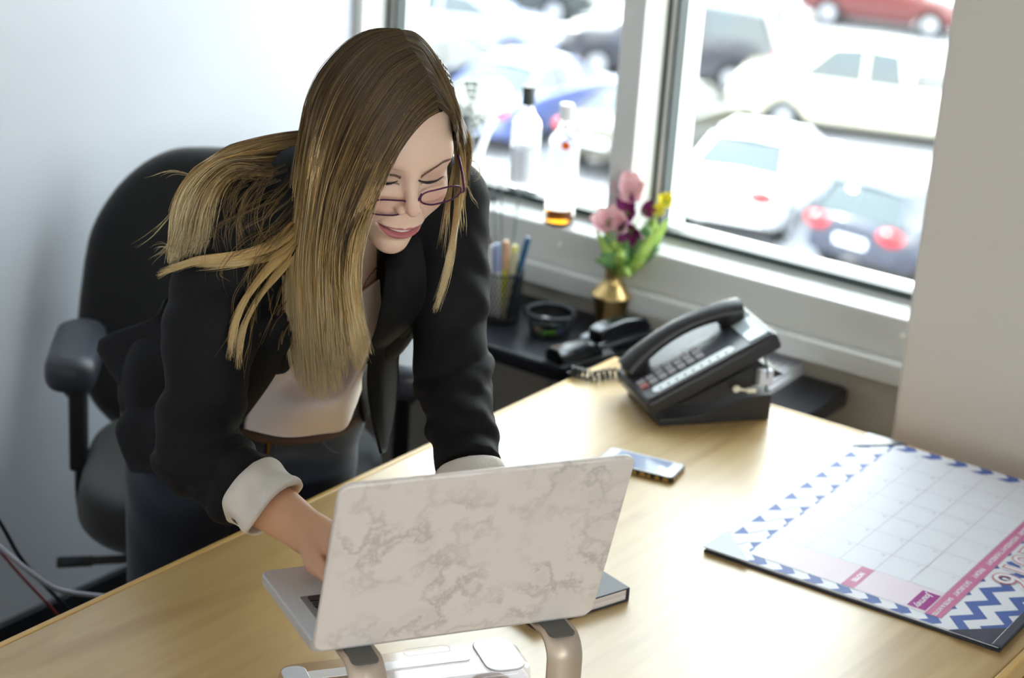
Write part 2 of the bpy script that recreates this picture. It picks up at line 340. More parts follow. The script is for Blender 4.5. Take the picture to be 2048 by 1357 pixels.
desk = tag(empty('desk', (-1.16, 1.8, 0)), 'large birch veneer office desk the woman leans over', 'desk')
MB().box((-.475, -.92, DZ-.03), (.478, .916, DZ)).build('desk_top', birch, desk, bevel=.003)
b = MB(); b.box((-.486, -.93, DZ-.032), (-.475, .928, DZ)); b.box((.478, -.93, DZ-.032), (.489, .928, DZ)); b.box((-.475, .916, DZ-.032), (.478, .928, DZ)); b.box((-.475, -.93, DZ-.032), (.478, -.92, DZ))
b.build('edge_band', mat('birch_edge', 'd2ab68', .35), desk, bevel=.003)
dkleg = mat('desk_panel', 'b48d55', .5)
for yy in (-.80, .78): MB().box((-.40, yy, 0), (.42, yy+.025, DZ-.032)).build('side_panel', dkleg, desk, bevel=.002)
MB().box((.05, -.775, .25), (.075, .78, DZ-.032)).build('modesty_panel', dkleg, desk)
# ------------------------------------------------------------------ black side table under the window
SZ = .66
blk = mat('black_laminate', '23242a', .28, 0, .5, bump=(300, .05, .001)); blkm = mat('black_metal', '17181a', .4, .4)
st = tag(empty('side_table', (-1.95, 2.94, 0)), 'narrow black laminate table standing under the window', 'table')
MB().prism(rrect(1.2, .30, .025, 5, 0, 0), SZ-.032, SZ).build('table_top', blk, st, bevel=.006)
for sx in (-.55, .55):
    for sy in (-.11, .11): MB().tube([(sx, sy, 0), (sx, sy, SZ-.032)], .014, 12).build('leg', blkm, st)
# ------------------------------------------------------------------ laptop on its two-armed stand
alu = mat('aluminium', 'cfd0d3', .38, .35, bump=(900, .03, .0005)); keym = mat('key_black', '17171a', .45); goldalu = mat('champagne_aluminium', 'cdbcab', .42, .35)
LX = np.array([math.cos(math.radians(57.4)), math.sin(math.radians(57.4)), 0]); LU = np.array([-LX[1], LX[0], 0])   # along the hinge; towards the user
HC = np.array([-1.082, 1.514, CAMZ-1.013])
TI = math.radians(6.1); LA = math.radians(18.2)
BF = LU*math.cos(TI)-np.array([0, 0, math.sin(TI)]); BN = LU*math.sin(TI)+np.array([0, 0, math.cos(TI)])
lapm = frame(HC, LX, BF, BN)                                       # local x along hinge, y to the user, z up
lap = tag(empty('laptop'), 'open silver laptop with a white marble patterned lid, raised on the stand', 'laptop'); lap.matrix_world = lapm
LW, LD = .325, .224
MB().prism(rrect(LW, LD-.008, .012, 6, 0, LD/2+.004), -.015, -.001).build('base', alu, lap, bevel=.002)
MB().prism(rrect(.282, .108, .003, 3, 0, .078), -.0012, -.0006).build('keyboard_well', mat('well', '8f9095', .4, .6), lap)
kb = []
for rws, (yy, n) in enumerate(((.030, 14), (.047, 14), (.065, 13), (.083, 13), (.101, 12), (.120, 0))):
    if n:
        wk = .270/n
        for k in range(n): kb.append((-.135+wk*(k+.5), yy, wk-.0035, .0145 if rws else .009))
x = -.135
for wk in (.018, .018, .018, .022, .095, .022, .018, .018, .018): kb.append((x+wk/2, .120, wk-.003, .0135)); x += wk+.0012
for (kx, ky, kw, kh) in kb: MB().prism(rrect(kw, kh, .0015, 2, kx, ky), -.0008, .0008).build('key', keym, lap, smooth=False)
MB().prism(rrect(.105, .072, .004, 3, 0, .176), -.0012, -.0004).build('trackpad', mat('trackpad', 'b9babd', .25, .6), lap)
def marble():
    m = bpy.data.materials.new('marble_skin'); m.use_nodes = True; nt = m.node_tree; b = nt.nodes['Principled BSDF']; N = nt.nodes.new; L = nt.links.new
    tc = N('ShaderNodeTexCoord'); 
    d = N('ShaderNodeTexNoise'); d.inputs['Scale'].default_value = 13; d.inputs['Detail'].default_value = 7; d.inputs['Roughness'].default_value = .62; L(tc.outputs['Object'], d.inputs[0])
    ab = N('ShaderNodeMath'); ab.operation = 'SUBTRACT'; ab.inputs[1].default_value = .5; L(d.outputs[0], ab.inputs[0])
    a2 = N('ShaderNodeMath'); a2.operation = 'ABSOLUTE'; L(ab.outputs[0], a2.inputs[0])
    r = N('ShaderNodeMapRange'); r.inputs[1].default_value = 0; r.inputs[2].default_value = .055; r.inputs[3].default_value = 1; r.inputs[4].default_value = 0; L(a2.outputs[0], r.inputs[0])
    pw = N('ShaderNodeMath'); pw.operation = 'POWER'; pw.inputs[1].default_value = 1.6; L(r.outputs[0], pw.inputs[0])
    e = N('ShaderNodeTexNoise'); e.inputs['Scale'].default_value = 11; e.inputs['Detail'].default_value = 5; mp = N('ShaderNodeMapping'); mp.inputs['Location'].default_value = (3, 7, 1); L(tc.outputs['Object'], mp.inputs[0]); L(mp.outputs[0], e.inputs[0])
    r2 = N('ShaderNodeMapRange'); r2.inputs[1].default_value = .38; r2.inputs[2].default_value = .60; L(e.outputs[0], r2.inputs[0])
    mu = N('ShaderNodeMath'); mu.operation = 'MULTIPLY'; L(pw.outputs[0], mu.inputs[0]); L(r2.outputs[0], mu.inputs[1])
    sc = N('ShaderNodeTexNoise'); sc.inputs['Scale'].default_value = 26; sc.inputs['Detail'].default_value = 6; L(tc.outputs['Object'], sc.inputs[0])
    r3 = N('ShaderNodeMapRange'); r3.inputs[1].default_value = .5; r3.inputs[2].default_value = .75; r3.inputs[4].default_value = .55; L(sc.outputs[0], r3.inputs[0])
    m3 = N('ShaderNodeMath'); m3.operation = 'MULTIPLY'; L(r3.outputs[0], m3.inputs[0]); L(r2.outputs[0], m3.inputs[1])
    mxx = N('ShaderNodeMath'); mxx.operation = 'MAXIMUM'; L(mu.outputs[0], mxx.inputs[0]); L(m3.outputs[0], mxx.inputs[1])
    sc2 = N('ShaderNodeMath'); sc2.operation = 'MULTIPLY'; sc2.inputs[1].default_value = .46; L(mxx.outputs[0], sc2.inputs[0])
    mx = N('ShaderNodeMix'); mx.data_type = 'RGBA'; mx.inputs[6].default_value = (*hexc('e6dcd7'), 1); mx.inputs[7].default_value = (*hexc('8f8781'), 1); L(sc2.outputs[0], mx.inputs[0])
    L(mx.outputs[2], b.inputs['Base Color']); b.inputs['Roughness'].default_value = .38
    return m
LIDU = np.array([0, 0, 1])*math.cos(LA)-LU*math.sin(LA); LIDN = LU*math.cos(LA)+np.array([0, 0, 1])*math.sin(LA)
lidT = lapm.inverted()@frame(HC+LU*.004, LX, LIDU, np.cross(LX, LIDU))     # local z points to the user side or back
marb = marble()
lid = MB().prism(rrect(LW, LD+.014, .013, 6, 0, LD/2-.006), -.003, .004, None); lid = lid.build('lid', marb, lap, bevel=.0025); lid.matrix_local = lidT
zz = -1 if (np.cross(LX, LIDU)@LU) < 0 else 1
MB().box((-.155, .012, zz*.0035 if zz < 0 else .0041), (.155, .212, zz*.0031 if zz < 0 else .0045)).build('screen', mat('screen_dark', '101114', .08), lid)
MB().tube([(-.13, .013, -.001), (.13, .013, -.001)], .003, 12).build('hinge', keym, lap)
# stand: base bar on the desk under the laptop, two bent arms with rubber pads
sdm = tag(empty('laptop_stand', (HC[0], HC[1], DZ), math.radians(57.4)), 'champagne coloured metal laptop stand with two bent arms and grey rubber pads', 'laptop stand')
hz = HC[2]-.0155-DZ
for sx in (-.112, .115):
    prof = []
    for t in np.linspace(0, 1, 6): prof.append((.10-.10*t+.0, hz-.0045-(.10-.10*t)*math.tan(TI)))
    r_ = .026; y0 = -.008
    for a in np.linspace(0, 90, 9): a_ = math.radians(a); prof.append((y0-r_*math.sin(a_)-.0, hz-.0035-r_+r_*math.cos(a_)))
    prof += [(y0-r_-.0005, .08), (y0-r_-.001, .03)]
    for a in np.linspace(0, 90, 7): a_ = math.radians(a); prof.append((y0-r_-.001-.016*(1-math.cos(a_)), .0185-.016*math.sin(a_)+.0005))
    prof.append((-.17, .0025))
    G = [[(sx-.0205, y, z), (sx+.0205, y, z)] for y, z in prof]
    arm = MB().grid(G).build('arm', goldalu, sdm, ang=60, solid=.0045)
    Tp = Matrix.Translation((sx, .0, hz-.0012))
    MB().prism(rrect(.030, .044, .007, 4, sx, -.006), hz-.0022, hz-.0002).build('rubber_pad', mat('grey_rubber', '5f5e5b', .7), arm)
    G2 = MB().prism(rrect(.026, .02, .006, 4, sx, -.001), .0047, .0055).build('foot_pad', mat('grey_rubber', '5f5e5b', .7), arm)
MB().box((-.112, -.150, .0048), (.115, -.110, .0085)).build('cross_bar', goldalu, sdm, bevel=.001)
# ------------------------------------------------------------------ notebook, clear case, smartphone
def from_px(pts, z): return [PZ(px, py, z) for px, py in pts]
nb_c = PZ(1258, 1203, DZ); nbd = (PZ(1070, 1262, DZ)-nb_c); nbd[2] = 0; L1 = np.linalg.norm(nbd); nbx = nbd/L1; nby = np.array([nbx[1], -nbx[0], 0])
if nby@np.array([-1, 1, 0]) < 0: nby = -nby
if np.cross(nbx, nby)[2] < 0: T = frame(nb_c+nbx*L1, -nbx, nby, (0, 0, 1))
else: T = frame(nb_c, nbx, nby, (0, 0, 1))
nb = tag(empty('notebook'), 'closed black hardcover notebook lying behind the right stand arm', 'notebook'); nb.matrix_world = T
nw, nl = L1, .15
cov = mat('notebook_cover', '34363f', .42); pg = mat('paper_edge', 'e6dcd8', .8, noise=(3, 2, 'cfc4c0', .4, .6, (1, 1, 300)))
MB().box((0, 0, 0), (nw, nl, .0022)).build('cover', cov, nb, bevel=.001); MB().box((0, 0, .0178), (nw, nl, .020)).build('cover', cov, nb, bevel=.001)
MB().box((.006, .003, .0022), (nw-.004, nl-.003, .0178)).build('pages', pg, nb)
MB().box((nw-.0035, 0, .001), (nw, nl, .019)).build('spine', cov, nb, bevel=.001)
# clear case
clear = thin_glass('clear_acrylic', 'f2f0f2', .035, .05)
ca = (PZ(600, 1357, .765)+PZ(1000, 1320, .765))/2; ca[2] = DZ
cs = tag(empty('acrylic_case', (ca[0]+.002, ca[1]+.006, DZ), math.radians(55)), 'clear acrylic case with rounded ends lying under the laptop', 'case')
b = MB(); Lc, Wc = .30, .085
b.prism(rrect(Lc, Wc, .022, 6), 0, .003); 
G = []
for z, ins in ((.003, 0), (.018, .001), (.0235, .003), (.026, .008)):
    G.append([(x, y, z) for x, y in rrect(Lc-2*ins, Wc-2*ins, .022-ins*.5, 6)])
b.grid(G, closed=True); b.add(G[-1], [tuple(range(len(G[-1])))])
b.build('shell', clear, cs)
MB().prism(rrect(.05, Wc-.006, .018, 5, Lc/2-.034, 0), .0262, .0290).build('end_band', mat('frosted_plastic', 'dfe3ee', .25, 0, .6), cs, bevel=.001)
MB().prism(rrect(.03, Wc-.03, .012, 5, -Lc/2+.018, .0), .0262, .0285).build('end_cap', mat('frosted_plastic', 'dfe3ee', .25, 0, .6), cs, bevel=.001)
MB().prism(rrect(.20, .018, .006, 4, -.02, .004), .0262, .0278).build('rib', mat('bright_plastic', 'f4f4f8', .12, 0, .8), cs, bevel=.0006)
tor = MB(); tor.tube([(x, y, .0268) for x, y in rrect(.058, .016, .0078, 6, .035, .030)]+[(rrect(.058, .016, .0078, 6, .035, .030)[0][0], rrect(.058, .016, .0078, 6, .035, .030)[0][1], .0268)], .0006, 6); tor.build('embossed_ring', clear, cs)
# smartphone
pc = PZ(1290, 933, DZ); sp = tag(empty('smartphone', (-1.352, 2.345, DZ), math.radians(28)), 'white faced smartphone in a black and gold patterned case', 'smartphone')
pd = PZ(1378, 940, DZ)-PZ(1225, 903, DZ); sp.rotation_euler.z = math.atan2(pd[1], pd[0])
b = MB().use(mat('case_black', '1b1714', .4)).prism(rrect(.126, .062, .009, 5), 0, .0088)
b.build('phone_case', None, sp, bevel=.0015)
g = MB(); gd = mat('case_gold', 'b08a4a', .35, .3)
for k in range(9):
    x0 = -.052+k*.0125; w_ = .0035+.004*((k*7) % 3)/2
    for sy in (-1, 1): g.box((x0, sy*.0311-.0003, .0012), (x0+w_, sy*.0311+.0003, .0074)); g.box((x0-.002, sy*.0311-.0003, .003), (x0+w_+.002, sy*.0311+.0003, .0045))
for k in range(4): g.box((.0628, -.024+k*.0125, .0012), (.0634, -.018+k*.0125, .0074))
g.build('gold_pattern', gd, sp, smooth=False)
MB().prism(rrect(.1215, .0575, .008, 5), .0088, .0096).build('face', mat('phone_white', 'f1f1f3', .12), sp)
MB().box((-.043, -.0255, .0096), (.043, .0255, .0098)).build('screen', mat('phone_screen', 'aab4cf', .05, 0, 1), sp, smooth=False)
MB().lathe([(.0045, .0096), (.0045, .0099)], 20, Matrix.Translation((.052, 0, 0))).build('home_button', mat('button_ring', 'dcdce0', .2), sp)
# ------------------------------------------------------------------ desk pad calendar
c0 = PZ(1407, 1105, DZ); c1 = PZ(1735, 876, DZ); c2 = PZ(1968, 1299, DZ)
cy = (c1-c0); CLn = np.linalg.norm(cy); cy /= CLn; cx = np.array([cy[1], -cy[0], 0]); CWd = .432
cal = tag(empty('desk_calendar'), 'large desk pad calendar with blue chevron border and pink weekday band', 'calendar'); cal.matrix_world = frame(c0, cx, cy, (0, 0, 1))
padb = mat('pad_board', '2a2b33', .5); MB().box((0, 0, 0), (CWd, CLn, .004)).build('backing_board', padb, cal, bevel=.001)
wht = mat('calendar_paper', 'eceef6', .5, 0, .3); blu = mat('calendar_blue', '4f68ae', .5, 0, .3); pnk = mat('calendar_pink', 'd07aa4', .5, 0, .3); pale = mat('calendar_pale_pink', 'f1e2ee', .5, 0, .3); lnm = mat('calendar_line', 'd0c4d4', .4); mag = mat('calendar_magenta', 'a3178c', .3); txw = mat('calendar_white_ink', 'f6eef6', .3); txr = mat('calendar_red_ink', 'cf7f8a', .3); txg = mat('calendar_grey_ink', 'b9b3c4', .4)
b = MB(); b.use(wht).box((.004, .004, .004), (CWd-.004, CLn-.004, .0068))
Z1 = .0069
def quad(pts, z): b.add([(x, y, z) for x, y in pts], [tuple(range(len(pts)))])
def clip(poly, x0, x1, y0, y1):
    def cl(p, ax, v, s):
        out = []
        for i in range(len(p)):
            a, c = p[i], p[(i+1) % len(p)]; ia = s*(a[ax]-v) >= 0; ic = s*(c[ax]-v) >= 0
            if ia: out.append(a)
            if ia != ic: t = (v-a[ax])/(c[ax]-a[ax]); out.append((a[0]+t*(c[0]-a[0]), a[1]+t*(c[1]-a[1])))
        return out
    for ax, v, s in ((0, x0, 1), (0, x1, -1), (1, y0, 1), (1, y1, -1)):
        poly = cl(poly, ax, v, s)
        if len(poly) < 3: return []
    return poly
b.use(blu)
per, amp, th = .052, .024, .0195     # zigzags run along y (the long way), one above the other in x
for row in range(0, 11):
    xb = row*.0425+.006
    for k in range(-1, 13):
        for h in (0, 1):
            ya = k*per+h*per/2-.012; yb = ya+per/2; xa, xc = (xb, xb+amp) if h == 0 else (xb+amp, xb)
            q = [(xa, ya), (xa+th, ya), (xc+th, yb), (xc, yb)]
            p = clip(q, .052, CWd-.004, .004, CLn-.004)
            if p: quad(p[::-1] if False else p, Z1)
IX0, IX1, IY0, IY1 = .056, .341, .025, CLn-.030
for k in range(10):
    yt = .030+k*.052
    quad([(.010, yt+.016), (.010, yt-.014), (.027, yt+.001)][::-1], Z1); quad([(.054, yt+.042), (.054, yt+.016), (.041, yt+.029)], Z1)
    quad([(.026, yt+.002), (.0275, yt+.002), (.040, yt+.028), (.0385, yt+.028)][::-1], Z1)
b.use(wht).add([(IX0, IY0, .0071), (IX1, IY0, .0071), (IX1, IY1, .0071), (IX0, IY1, .0071)], [(0, 1, 2, 3)])
b.use(pale); quad([(IX0+.002, IY0+.002), (IX1-.024, IY0+.002), (IX1-.024, IY0+.070), (IX0+.002, IY0+.070)], .0073)
b.use(pnk); quad([(IX1-.023, IY0), (IX1, IY0), (IX1, IY1), (IX1-.023, IY1)], .0074); quad([(.196, IY0+.002), (.215, IY0+.002), (.215, IY0+.071), (.196, IY0+.071)], .0075)
b.use(lnm)
for k in range(6): x = IX0+.001+k*(IX1-.025-IX0)/5; quad([(x, IY0+.071), (x+.0009, IY0+.071), (x+.0009, IY1), (x, IY1)], .0075)
for k in range(8): y = IY0+.071+k*(IY1-IY0-.071)/7; quad([(IX0, y), (IX1-.023, y), (IX1-.023, y+.0009), (IX0, y+.0009)], .0075)
b.use(mag); quad([(.290, IY0+.006), (.316, IY0+.006), (.316, IY0+.060), (.290, IY0+.060)], .0076)
b.build('calendar_sheet', None, cal, smooth=False)
vin = mat('corner_vinyl', '3c4356', .22, 0, .6); cb = .07
for (ox, oy, sx, sy) in ((0, 0, 1, 1), (0, CLn, 1, -1), (CWd, 0, -1, 1), (CWd, CLn, -1, -1)):
    p = [(ox-.001*sx, oy-.001*sy), (ox+sx*cb, oy-.001*sy), (ox-.001*sx, oy+sy*cb)]
    if sx*sy < 0: p = p[::-1]
    MB().prism(p, .0078, .0088).build('corner_holder', vin, cal)
MB().box((CWd-.012, .0, .0076), (CWd+.001, CLn, .0098)).build('binding_strip', vin, cal, bevel=.001)
def text(s, m, size, T, parent, name, bold=0, ext=.0001, align='CENTER', shear=0):
    c = bpy.data.curves.new(name, 'FONT'); c.body = s; c.size = size; c.extrude = ext; c.offset = bold; c.align_x = align; c.align_y = 'CENTER'; c.shear = shear
    o = bpy.data.objects.new(name, c); me = bpy.data.meshes.new_from_object(o); bpy.data.objects.remove(o)
    me.materials.clear(); me.materials.append(m); o = bpy.data.objects.new(name, me); COL.objects.link(o); o.parent = parent; o.matrix_local = T; return o
def ct(x, y, z=.0077): return frame((x, y, z), (0, -1, 0), (1, 0, 0), (0, 0, 1))       # reads from the woman's side
dy = (IY1-IY0-.071)/7
for k, s_ in enumerate(('SATURDAY', 'FRIDAY', 'THURSDAY', 'WEDNESDAY', 'TUESDAY', 'MONDAY', 'SUNDAY')): text(s_, txw, .0105, ct(IX1-.0115, IY0+.071+dy*(k+.5)), cal, 'weekday_text', .0003)
text('DATES & NOTES', txw, .0085, ct(IX1-.0115, IY0+.033), cal, 'band_text', .0003); text('NOTES', txw, .010, ct(.2055, IY0+.036), cal, 'band_text', .0003)
for st_, yy_, nm_ in (('2016', .250, 'year'), ('JUNE', .440, 'month')):
    text(st_, wht, .074, ct(.372, yy_, .0077), cal, nm_+'_outline', .005); text(st_, txr, .074, ct(.372, yy_, .0080), cal, nm_+'_text', .0016); text(st_, wht, .074, ct(.372, yy_, .0083), cal, nm_+'_fill', -.0006)
text('Journey', txw, .0145, ct(.303, IY0+.033, .0079), cal, 'logo_text', .0003, shear=.4)
n = 1
for r_ in range(5):
    for k in range(7):
        dd = r_*7+(6-k)-2
        if 1 <= dd <= 30: text(str(dd), txg, .007, ct(IX1-.033-r_*(IX1-.025-IX0)/5, IY0+.071+dy*(k+.92)-.002), cal, 'date_number', ext=0)
# ------------------------------------------------------------------ desk telephone
phk = mat('phone_black', '2b2a2b', .38); phg = mat('phone_charcoal_face', '43444b', .25, 0, .7); kg = mat('phone_key_grey', 'a09ca0', .4)
dv = np.array([.60, .80, 0]); wv = np.array([-.80, .60, 0])     # front to back; towards the left side (away from camera)
tel = tag(empty('desk_telephone'), 'black desk telephone with curly cord and tilted keypad face', 'telephone')
to = np.array([-1.418, 2.505, DZ]); tel.matrix_world = frame(to, dv, wv, (0, 0, 1))
prof = [(0.0, .0), (.195, .0), (.195, .045), (.15, .04), (.06, .014), (0.0, .012)]
MB().prism([(x, z) for x, z in prof], -.145, 0, frame((0, 0, 0), (1, 0, 0), (0, 0, 1), (0, -1, 0))).build('foot', phk, tel, bevel=.002)
A = math.radians(27); ux = Vector((math.cos(A), 0, math.sin(A))); un = Vector((-math.sin(A), 0, math.cos(A)))
TB = frame(Vector((-.012, 0, .014)), ux, (0, 1, 0), un)
body = MB(); BL, BW = .245, .150
body.prism([(0, 0), (BL, 0), (BL, BW), (0, BW)], 0, .030, TB)
body = body.build('body', phk, tel, bevel=.007, seg=4)
MB().prism(rrect(BL-.012, BW-.012, .01, 5, BL/2, BW/2), .0295, .0325, TB).build('face_plate', phg, tel, bevel=.001)
MB().prism([(.205, -.012), (.232, -.05), (.10, -.03), (.05, -.006)], .012, .140, TB@frame((0, 0, 0), (1, 0, 0), (0, 0, 1), (0, 1, 0))).build('support_wedge', phk, tel)
MB().prism(rrect(.150, .020, .0095, 5, .098, .022), .0325, .0335, TB).build('label_strip', mat('label_white', 'f3f7f8', .3), tel)
q = MB()
for k in range(9): q.box((.034+k*.0152, .0145, .0335), (.0365+k*.0152, .0205, .0338), TB); q.box((.034+k*.0152, .0185, .0335), (.038+k*.0152, .0195, .0338), TB)
q.build('label_marks', mat('mark_dark', '2f4a50', .5), tel, smooth=False)
for i in range(7):
    for j in range(3 if i > 1 else 2):
        pr = MB().prism(rrect(.0135, .0125, .002, 2, .018+i*.0172, .047+j*.0155), .0325, .0362, TB); pr.build('key', mat('phone_key_red', 'b06a66', .4) if (i, j) == (0, 0) else kg, tel, smooth=False)
MB().box((.198, .012, .0325), (.236, .088, .0345), TB).build('display', mat('phone_display', 'b9c4c8', .08, 0, 1), tel, bevel=.001)
MB().box((.118, .085, .0325), (.168, .10, .0332), TB).build('directory_card', mat('phone_card', '8d9096', .2), tel)
# handset: arched bar over two cups on the far left side of the face
hs = []
for t in np.linspace(0, 1, 23):
    xx = .014+t*.212; zz_ = .045+.022*math.sin(math.pi*t)**.8; hs.append(TB@Vector((xx, .108, zz_)))
rad = [.0205+.006*abs(2*t-1)**3 for t in np.linspace(0, 1, 23)]
hsb = MB(); hsb.tube(hs, rad, 14, flat=.66, up=TB.to_3x3()@Vector((0, 0, 1)))
for cxp in (.022, .200): hsb.lathe([(.019, .0), (.0235, .005), (.0235, .018), (.016, .024)], 20, TB@Matrix.Translation((cxp+.008, .108, .0325)))
hsb.build('handset', phk, tel, ang=50)
# coiled cord from handset end over the desk corner, and plugs behind
cp = [TB@Vector((.01, .12, .04))]
ca_ = [tel.matrix_world.inverted()@Vector(PZ(px, py, DZ+.009)) for px, py in ((1287, 752), (1262, 748), (1225, 747), (1190, 752), (1160, 746), (1141, 742))]
path = catmull([tuple(v) for v in ca_], 60)
coil = []; L_ = 0
for i in range(60*14):
    t = i/(60*14-1)*59; k = min(int(t), 58); f = t-k; p = Vector(path[k]*(1-f)+path[k+1]*f); tt = Vector(path[k+1]-path[k]).normalized(); s_ = Vector((-tt.y, tt.x, 0)); u_ = tt.cross(s_)
    a = i/839*2*math.pi*17; coil.append(p+s_*.0075*math.cos(a)+u_*.0075*math.sin(a))
MB().tube([tuple(cp[0])]+coil, .0023, 6).build('coiled_cord', phk, tel)
q = MB(); q.tube([TB@Vector((.21, .0, .004)), TB@Vector((.205, -.004, -.02)), TB@Vector((.19, .0, -.055)), Vector((.188, -.0, .05))], .0018, 6); q.build('line_cord', mat('cord_teal_black', '16302f', .5), tel)
q = MB(); q.ball((.128, -.004, .060), (.007, .005, .006)); q.tube([(.128, -.004, .060), (.155, -.006, .056)], .0022, 6); q.box((.147, -.008, .053), (.162, -.002, .060)); q.build('plug', mat('plug_cream', 'efe9d2', .4), tel)
MB().box((.168, -.004, .062), (.192, .02, .088)).build('jack_block', mat('jack_white', 'd8dae6', .3), tel, bevel=.002)
# ------------------------------------------------------------------ things on the side table
mesh_blk = mat('mesh_metal_black', '1a1b1f', .4, .3)
def mesh_wall(b, prof, seg, r=.0005, rows=8):   # prof: function t -> (radius, z)
    for k in range(seg):
        for s in (-1, 1):
            pts = []
            for t in np.linspace(0, 1, 9): rr, z = prof(t); a = 2*math.pi*k/seg+s*t*1.2; pts.append((rr*math.cos(a), rr*math.sin(a), z))
            b.tube(pts, r, 4)
def at(px, py, z): p = PZ(px, py, z); return (p[0], p[1], z)
cupc = at(1001, 640, SZ); 
cup = tag(empty('pen_cup', cupc), 'black wire mesh pen cup full of pens on the side table', 'pen cup')
b = MB(); mesh_wall(b, lambda t: (.034+.006*t, .004+.098*t), 30, .0011); b.build('mesh_wall', mesh_blk, cup)
b = MB(); b.lathe([(.0, .0), (.0355, .0), (.036, .005), (.0, .005)], 28, cap=False); b.build('cup_base', mesh_blk, cup)
b = MB()
for z, rr in ((.102, .040),): b.tube([(rr*math.cos(a), rr*math.sin(a), z) for a in np.linspace(0, 2*math.pi, 33)], .0019, 6)
b.build('rim_ring', mesh_blk, cup)
def pen(base, top, r, col, label, name='pen', capc=None, grp='pens and pencils in the mesh cup'):
    base = Vector(base); top = Vector(top); L = (top-base).length; o = tag(empty(name, base), label, 'pen', grp)
    o.rotation_euler = (top-base).to_track_quat('Z', 'Y').to_euler()
    MB().lathe([(r*.3, 0), (r*.9, .010), (r, .016), (r, L*.62), (r*.95, L*.63)], 12).build('barrel', mat('pen_'+col, col, .35), o)
    cc = capc or col; MB().lathe([(r*1.08, L*.63), (r*1.1, L-.006), (r*.8, L)], 12).build('pen_cap', mat('pen_'+cc, cc, .35), o)
    MB().box((r*.95, -.0012, L*.7), (r*.95+.002, .0012, L-.004)).build('clip', mat('pen_'+cc, cc, .35), o)
cx0, cy0, _ = cupc
bo = Vector((cx0, cy0, SZ+.006))
for dx, dy, hx, hy, h, r, col, capc, lab in (
    (-.010, .0, -.030, -.012, .150, .0055, '5a3b30', None, 'dark brown pencil leaning left in the mesh pen cup'),
    (-.012, -.012, -.022, -.012, .135, .0072, 'e9e9ea', None, 'white marker leaning left in the mesh pen cup'),
    (.002, -.012, -.008, -.016, .142, .0072, 'ecebe8', '8f9ac0', 'white marker with blue cap in the mesh pen cup'),
    (.004, .004, .004, -.004, .148, .006, 'd9d33a', 'e0b48e', 'yellow highlighter with orange end in the mesh pen cup'),
    (.010, .008, .016, .008, .140, .006, 'cfcfc4', 'e3e084', 'pale marker with light yellow cap in the mesh pen cup'),
    (.012, -.008, .022, .002, .128, .0055, 'c8c0a0', None, 'beige pencil at the right side of the mesh pen cup'),
    (.016, -.004, .040, .012, .160, .0058, '1c3a52', '2b5a80', 'dark blue pen leaning far right out of the mesh cup')):
    pen(bo+Vector((dx, dy, 0)), bo+Vector((hx*1.1, hy, h*1.07)), r, col, lab, capc=capc)
stm = mat('stick_grey', '6f7878', .5)
for k, (tx, ty) in enumerate(((986, 372), (1003, 352), (1040, 372))):
    p0 = bo+Vector((-.012+.006*k, .012, 0)); tp = Vector(P(tx, ty, 3.83+.01*k)); 
    o = MB().tube([(0, 0, 0), tuple(tp-p0)], .0016, 6).build('reed_stick', stm); o.location = p0
    tag(o, ('left', 'middle', 'right')[k]+'most of three long thin grey sticks rising from the pen cup', 'stick', 'thin sticks in the pen cup')
# mesh tray with clips
trc = at(1098, 668, SZ); tray = tag(empty('mesh_tray', trc), 'round shallow black wire mesh tray holding small clips', 'tray')
b = MB(); mesh_wall(b, lambda t: (.036+.010*t, .003+.040*t), 40, .0010); b.build('mesh_wall', mesh_blk, tray)
b = MB(); b.tube([(.0465*math.cos(a), .0465*math.sin(a), .044) for a in np.linspace(0, 2*math.pi, 41)], .0045, 8); b.build('rim_ring', mesh_blk, tray)
MB().lathe([(0, 0), (.037, 0), (.0375, .004), (0, .004)], 28, cap=False).build('tray_base', mesh_blk, tray)
for k, (dx, dy, dz, sz, col, lab) in enumerate(((-.004, -.004, .030, (.016, .011, .008), 'f2f2f4', 'white eraser lying on top in the mesh tray'), (.012, -.018, .012, (.015, .010, .007), '7cc22e', 'bright green clip inside the mesh tray'), (.020, .006, .028, (.010, .008, .006), '6f66a8', 'violet clip at the right inside the mesh tray'), (-.016, -.016, .010, (.009, .007, .006), 'd6a63a', 'yellow clip at the left inside the mesh tray'), (-.006, .010, .012, (.02, .016, .012), '3b5750', 'dark green clip box at the bottom of the mesh tray'))):
    o = MB().prism(rrect(sz[0]*2, sz[1]*2, sz[1]*.5, 4), 0, sz[2]).build('clip', mat('clip_'+col, col, .4), bevel=.001); o.location = (trc[0]+dx, trc[1]+dy, SZ+.004+(0 if k > 0 else .018)*1); o.rotation_euler.z = k*.9
    tag(o, lab, 'clip')
# brass vase and flowers
vc = at(1222, 650, SZ); vc = (vc[0]+.004, vc[1]-.012, SZ)
brass = mat('brass', 'dcbd80', .3, 1.0); brassd = mat('brass_dark', '6f5630', .35, .8)
vase = tag(empty('vase', vc), 'small brass vase with a dark fluted body holding the bouquet', 'vase'); vase.scale = (1.22, 1.22, 1.08)
MB().lathe([(.0, 0), (.0215, 0), (.023, .004), (.0255, .03), (.0305, .058), (.032, .060)], 32, cap=False).build('lower_body', brassd, vase)
MB().lathe([(.0322, .060), (.0335, .0635), (.030, .069), (.020, .080), (.0155, .087), (.0145, .098), (.0155, .112), (.019, .120), (.0175, .120), (.014, .110), (.013, .09)], 32, cap=False).build('shoulder_and_neck', brass, vase)
stemm = mat('stem_green', '6d8f3a', .5); leafm = mat('leaf_green', '3f6b35', .4, noise=(40, 2, '5d8a48', .3, .7, (1, 1, 1))); leafl = mat('leaf_light', '9dbb57', .4)
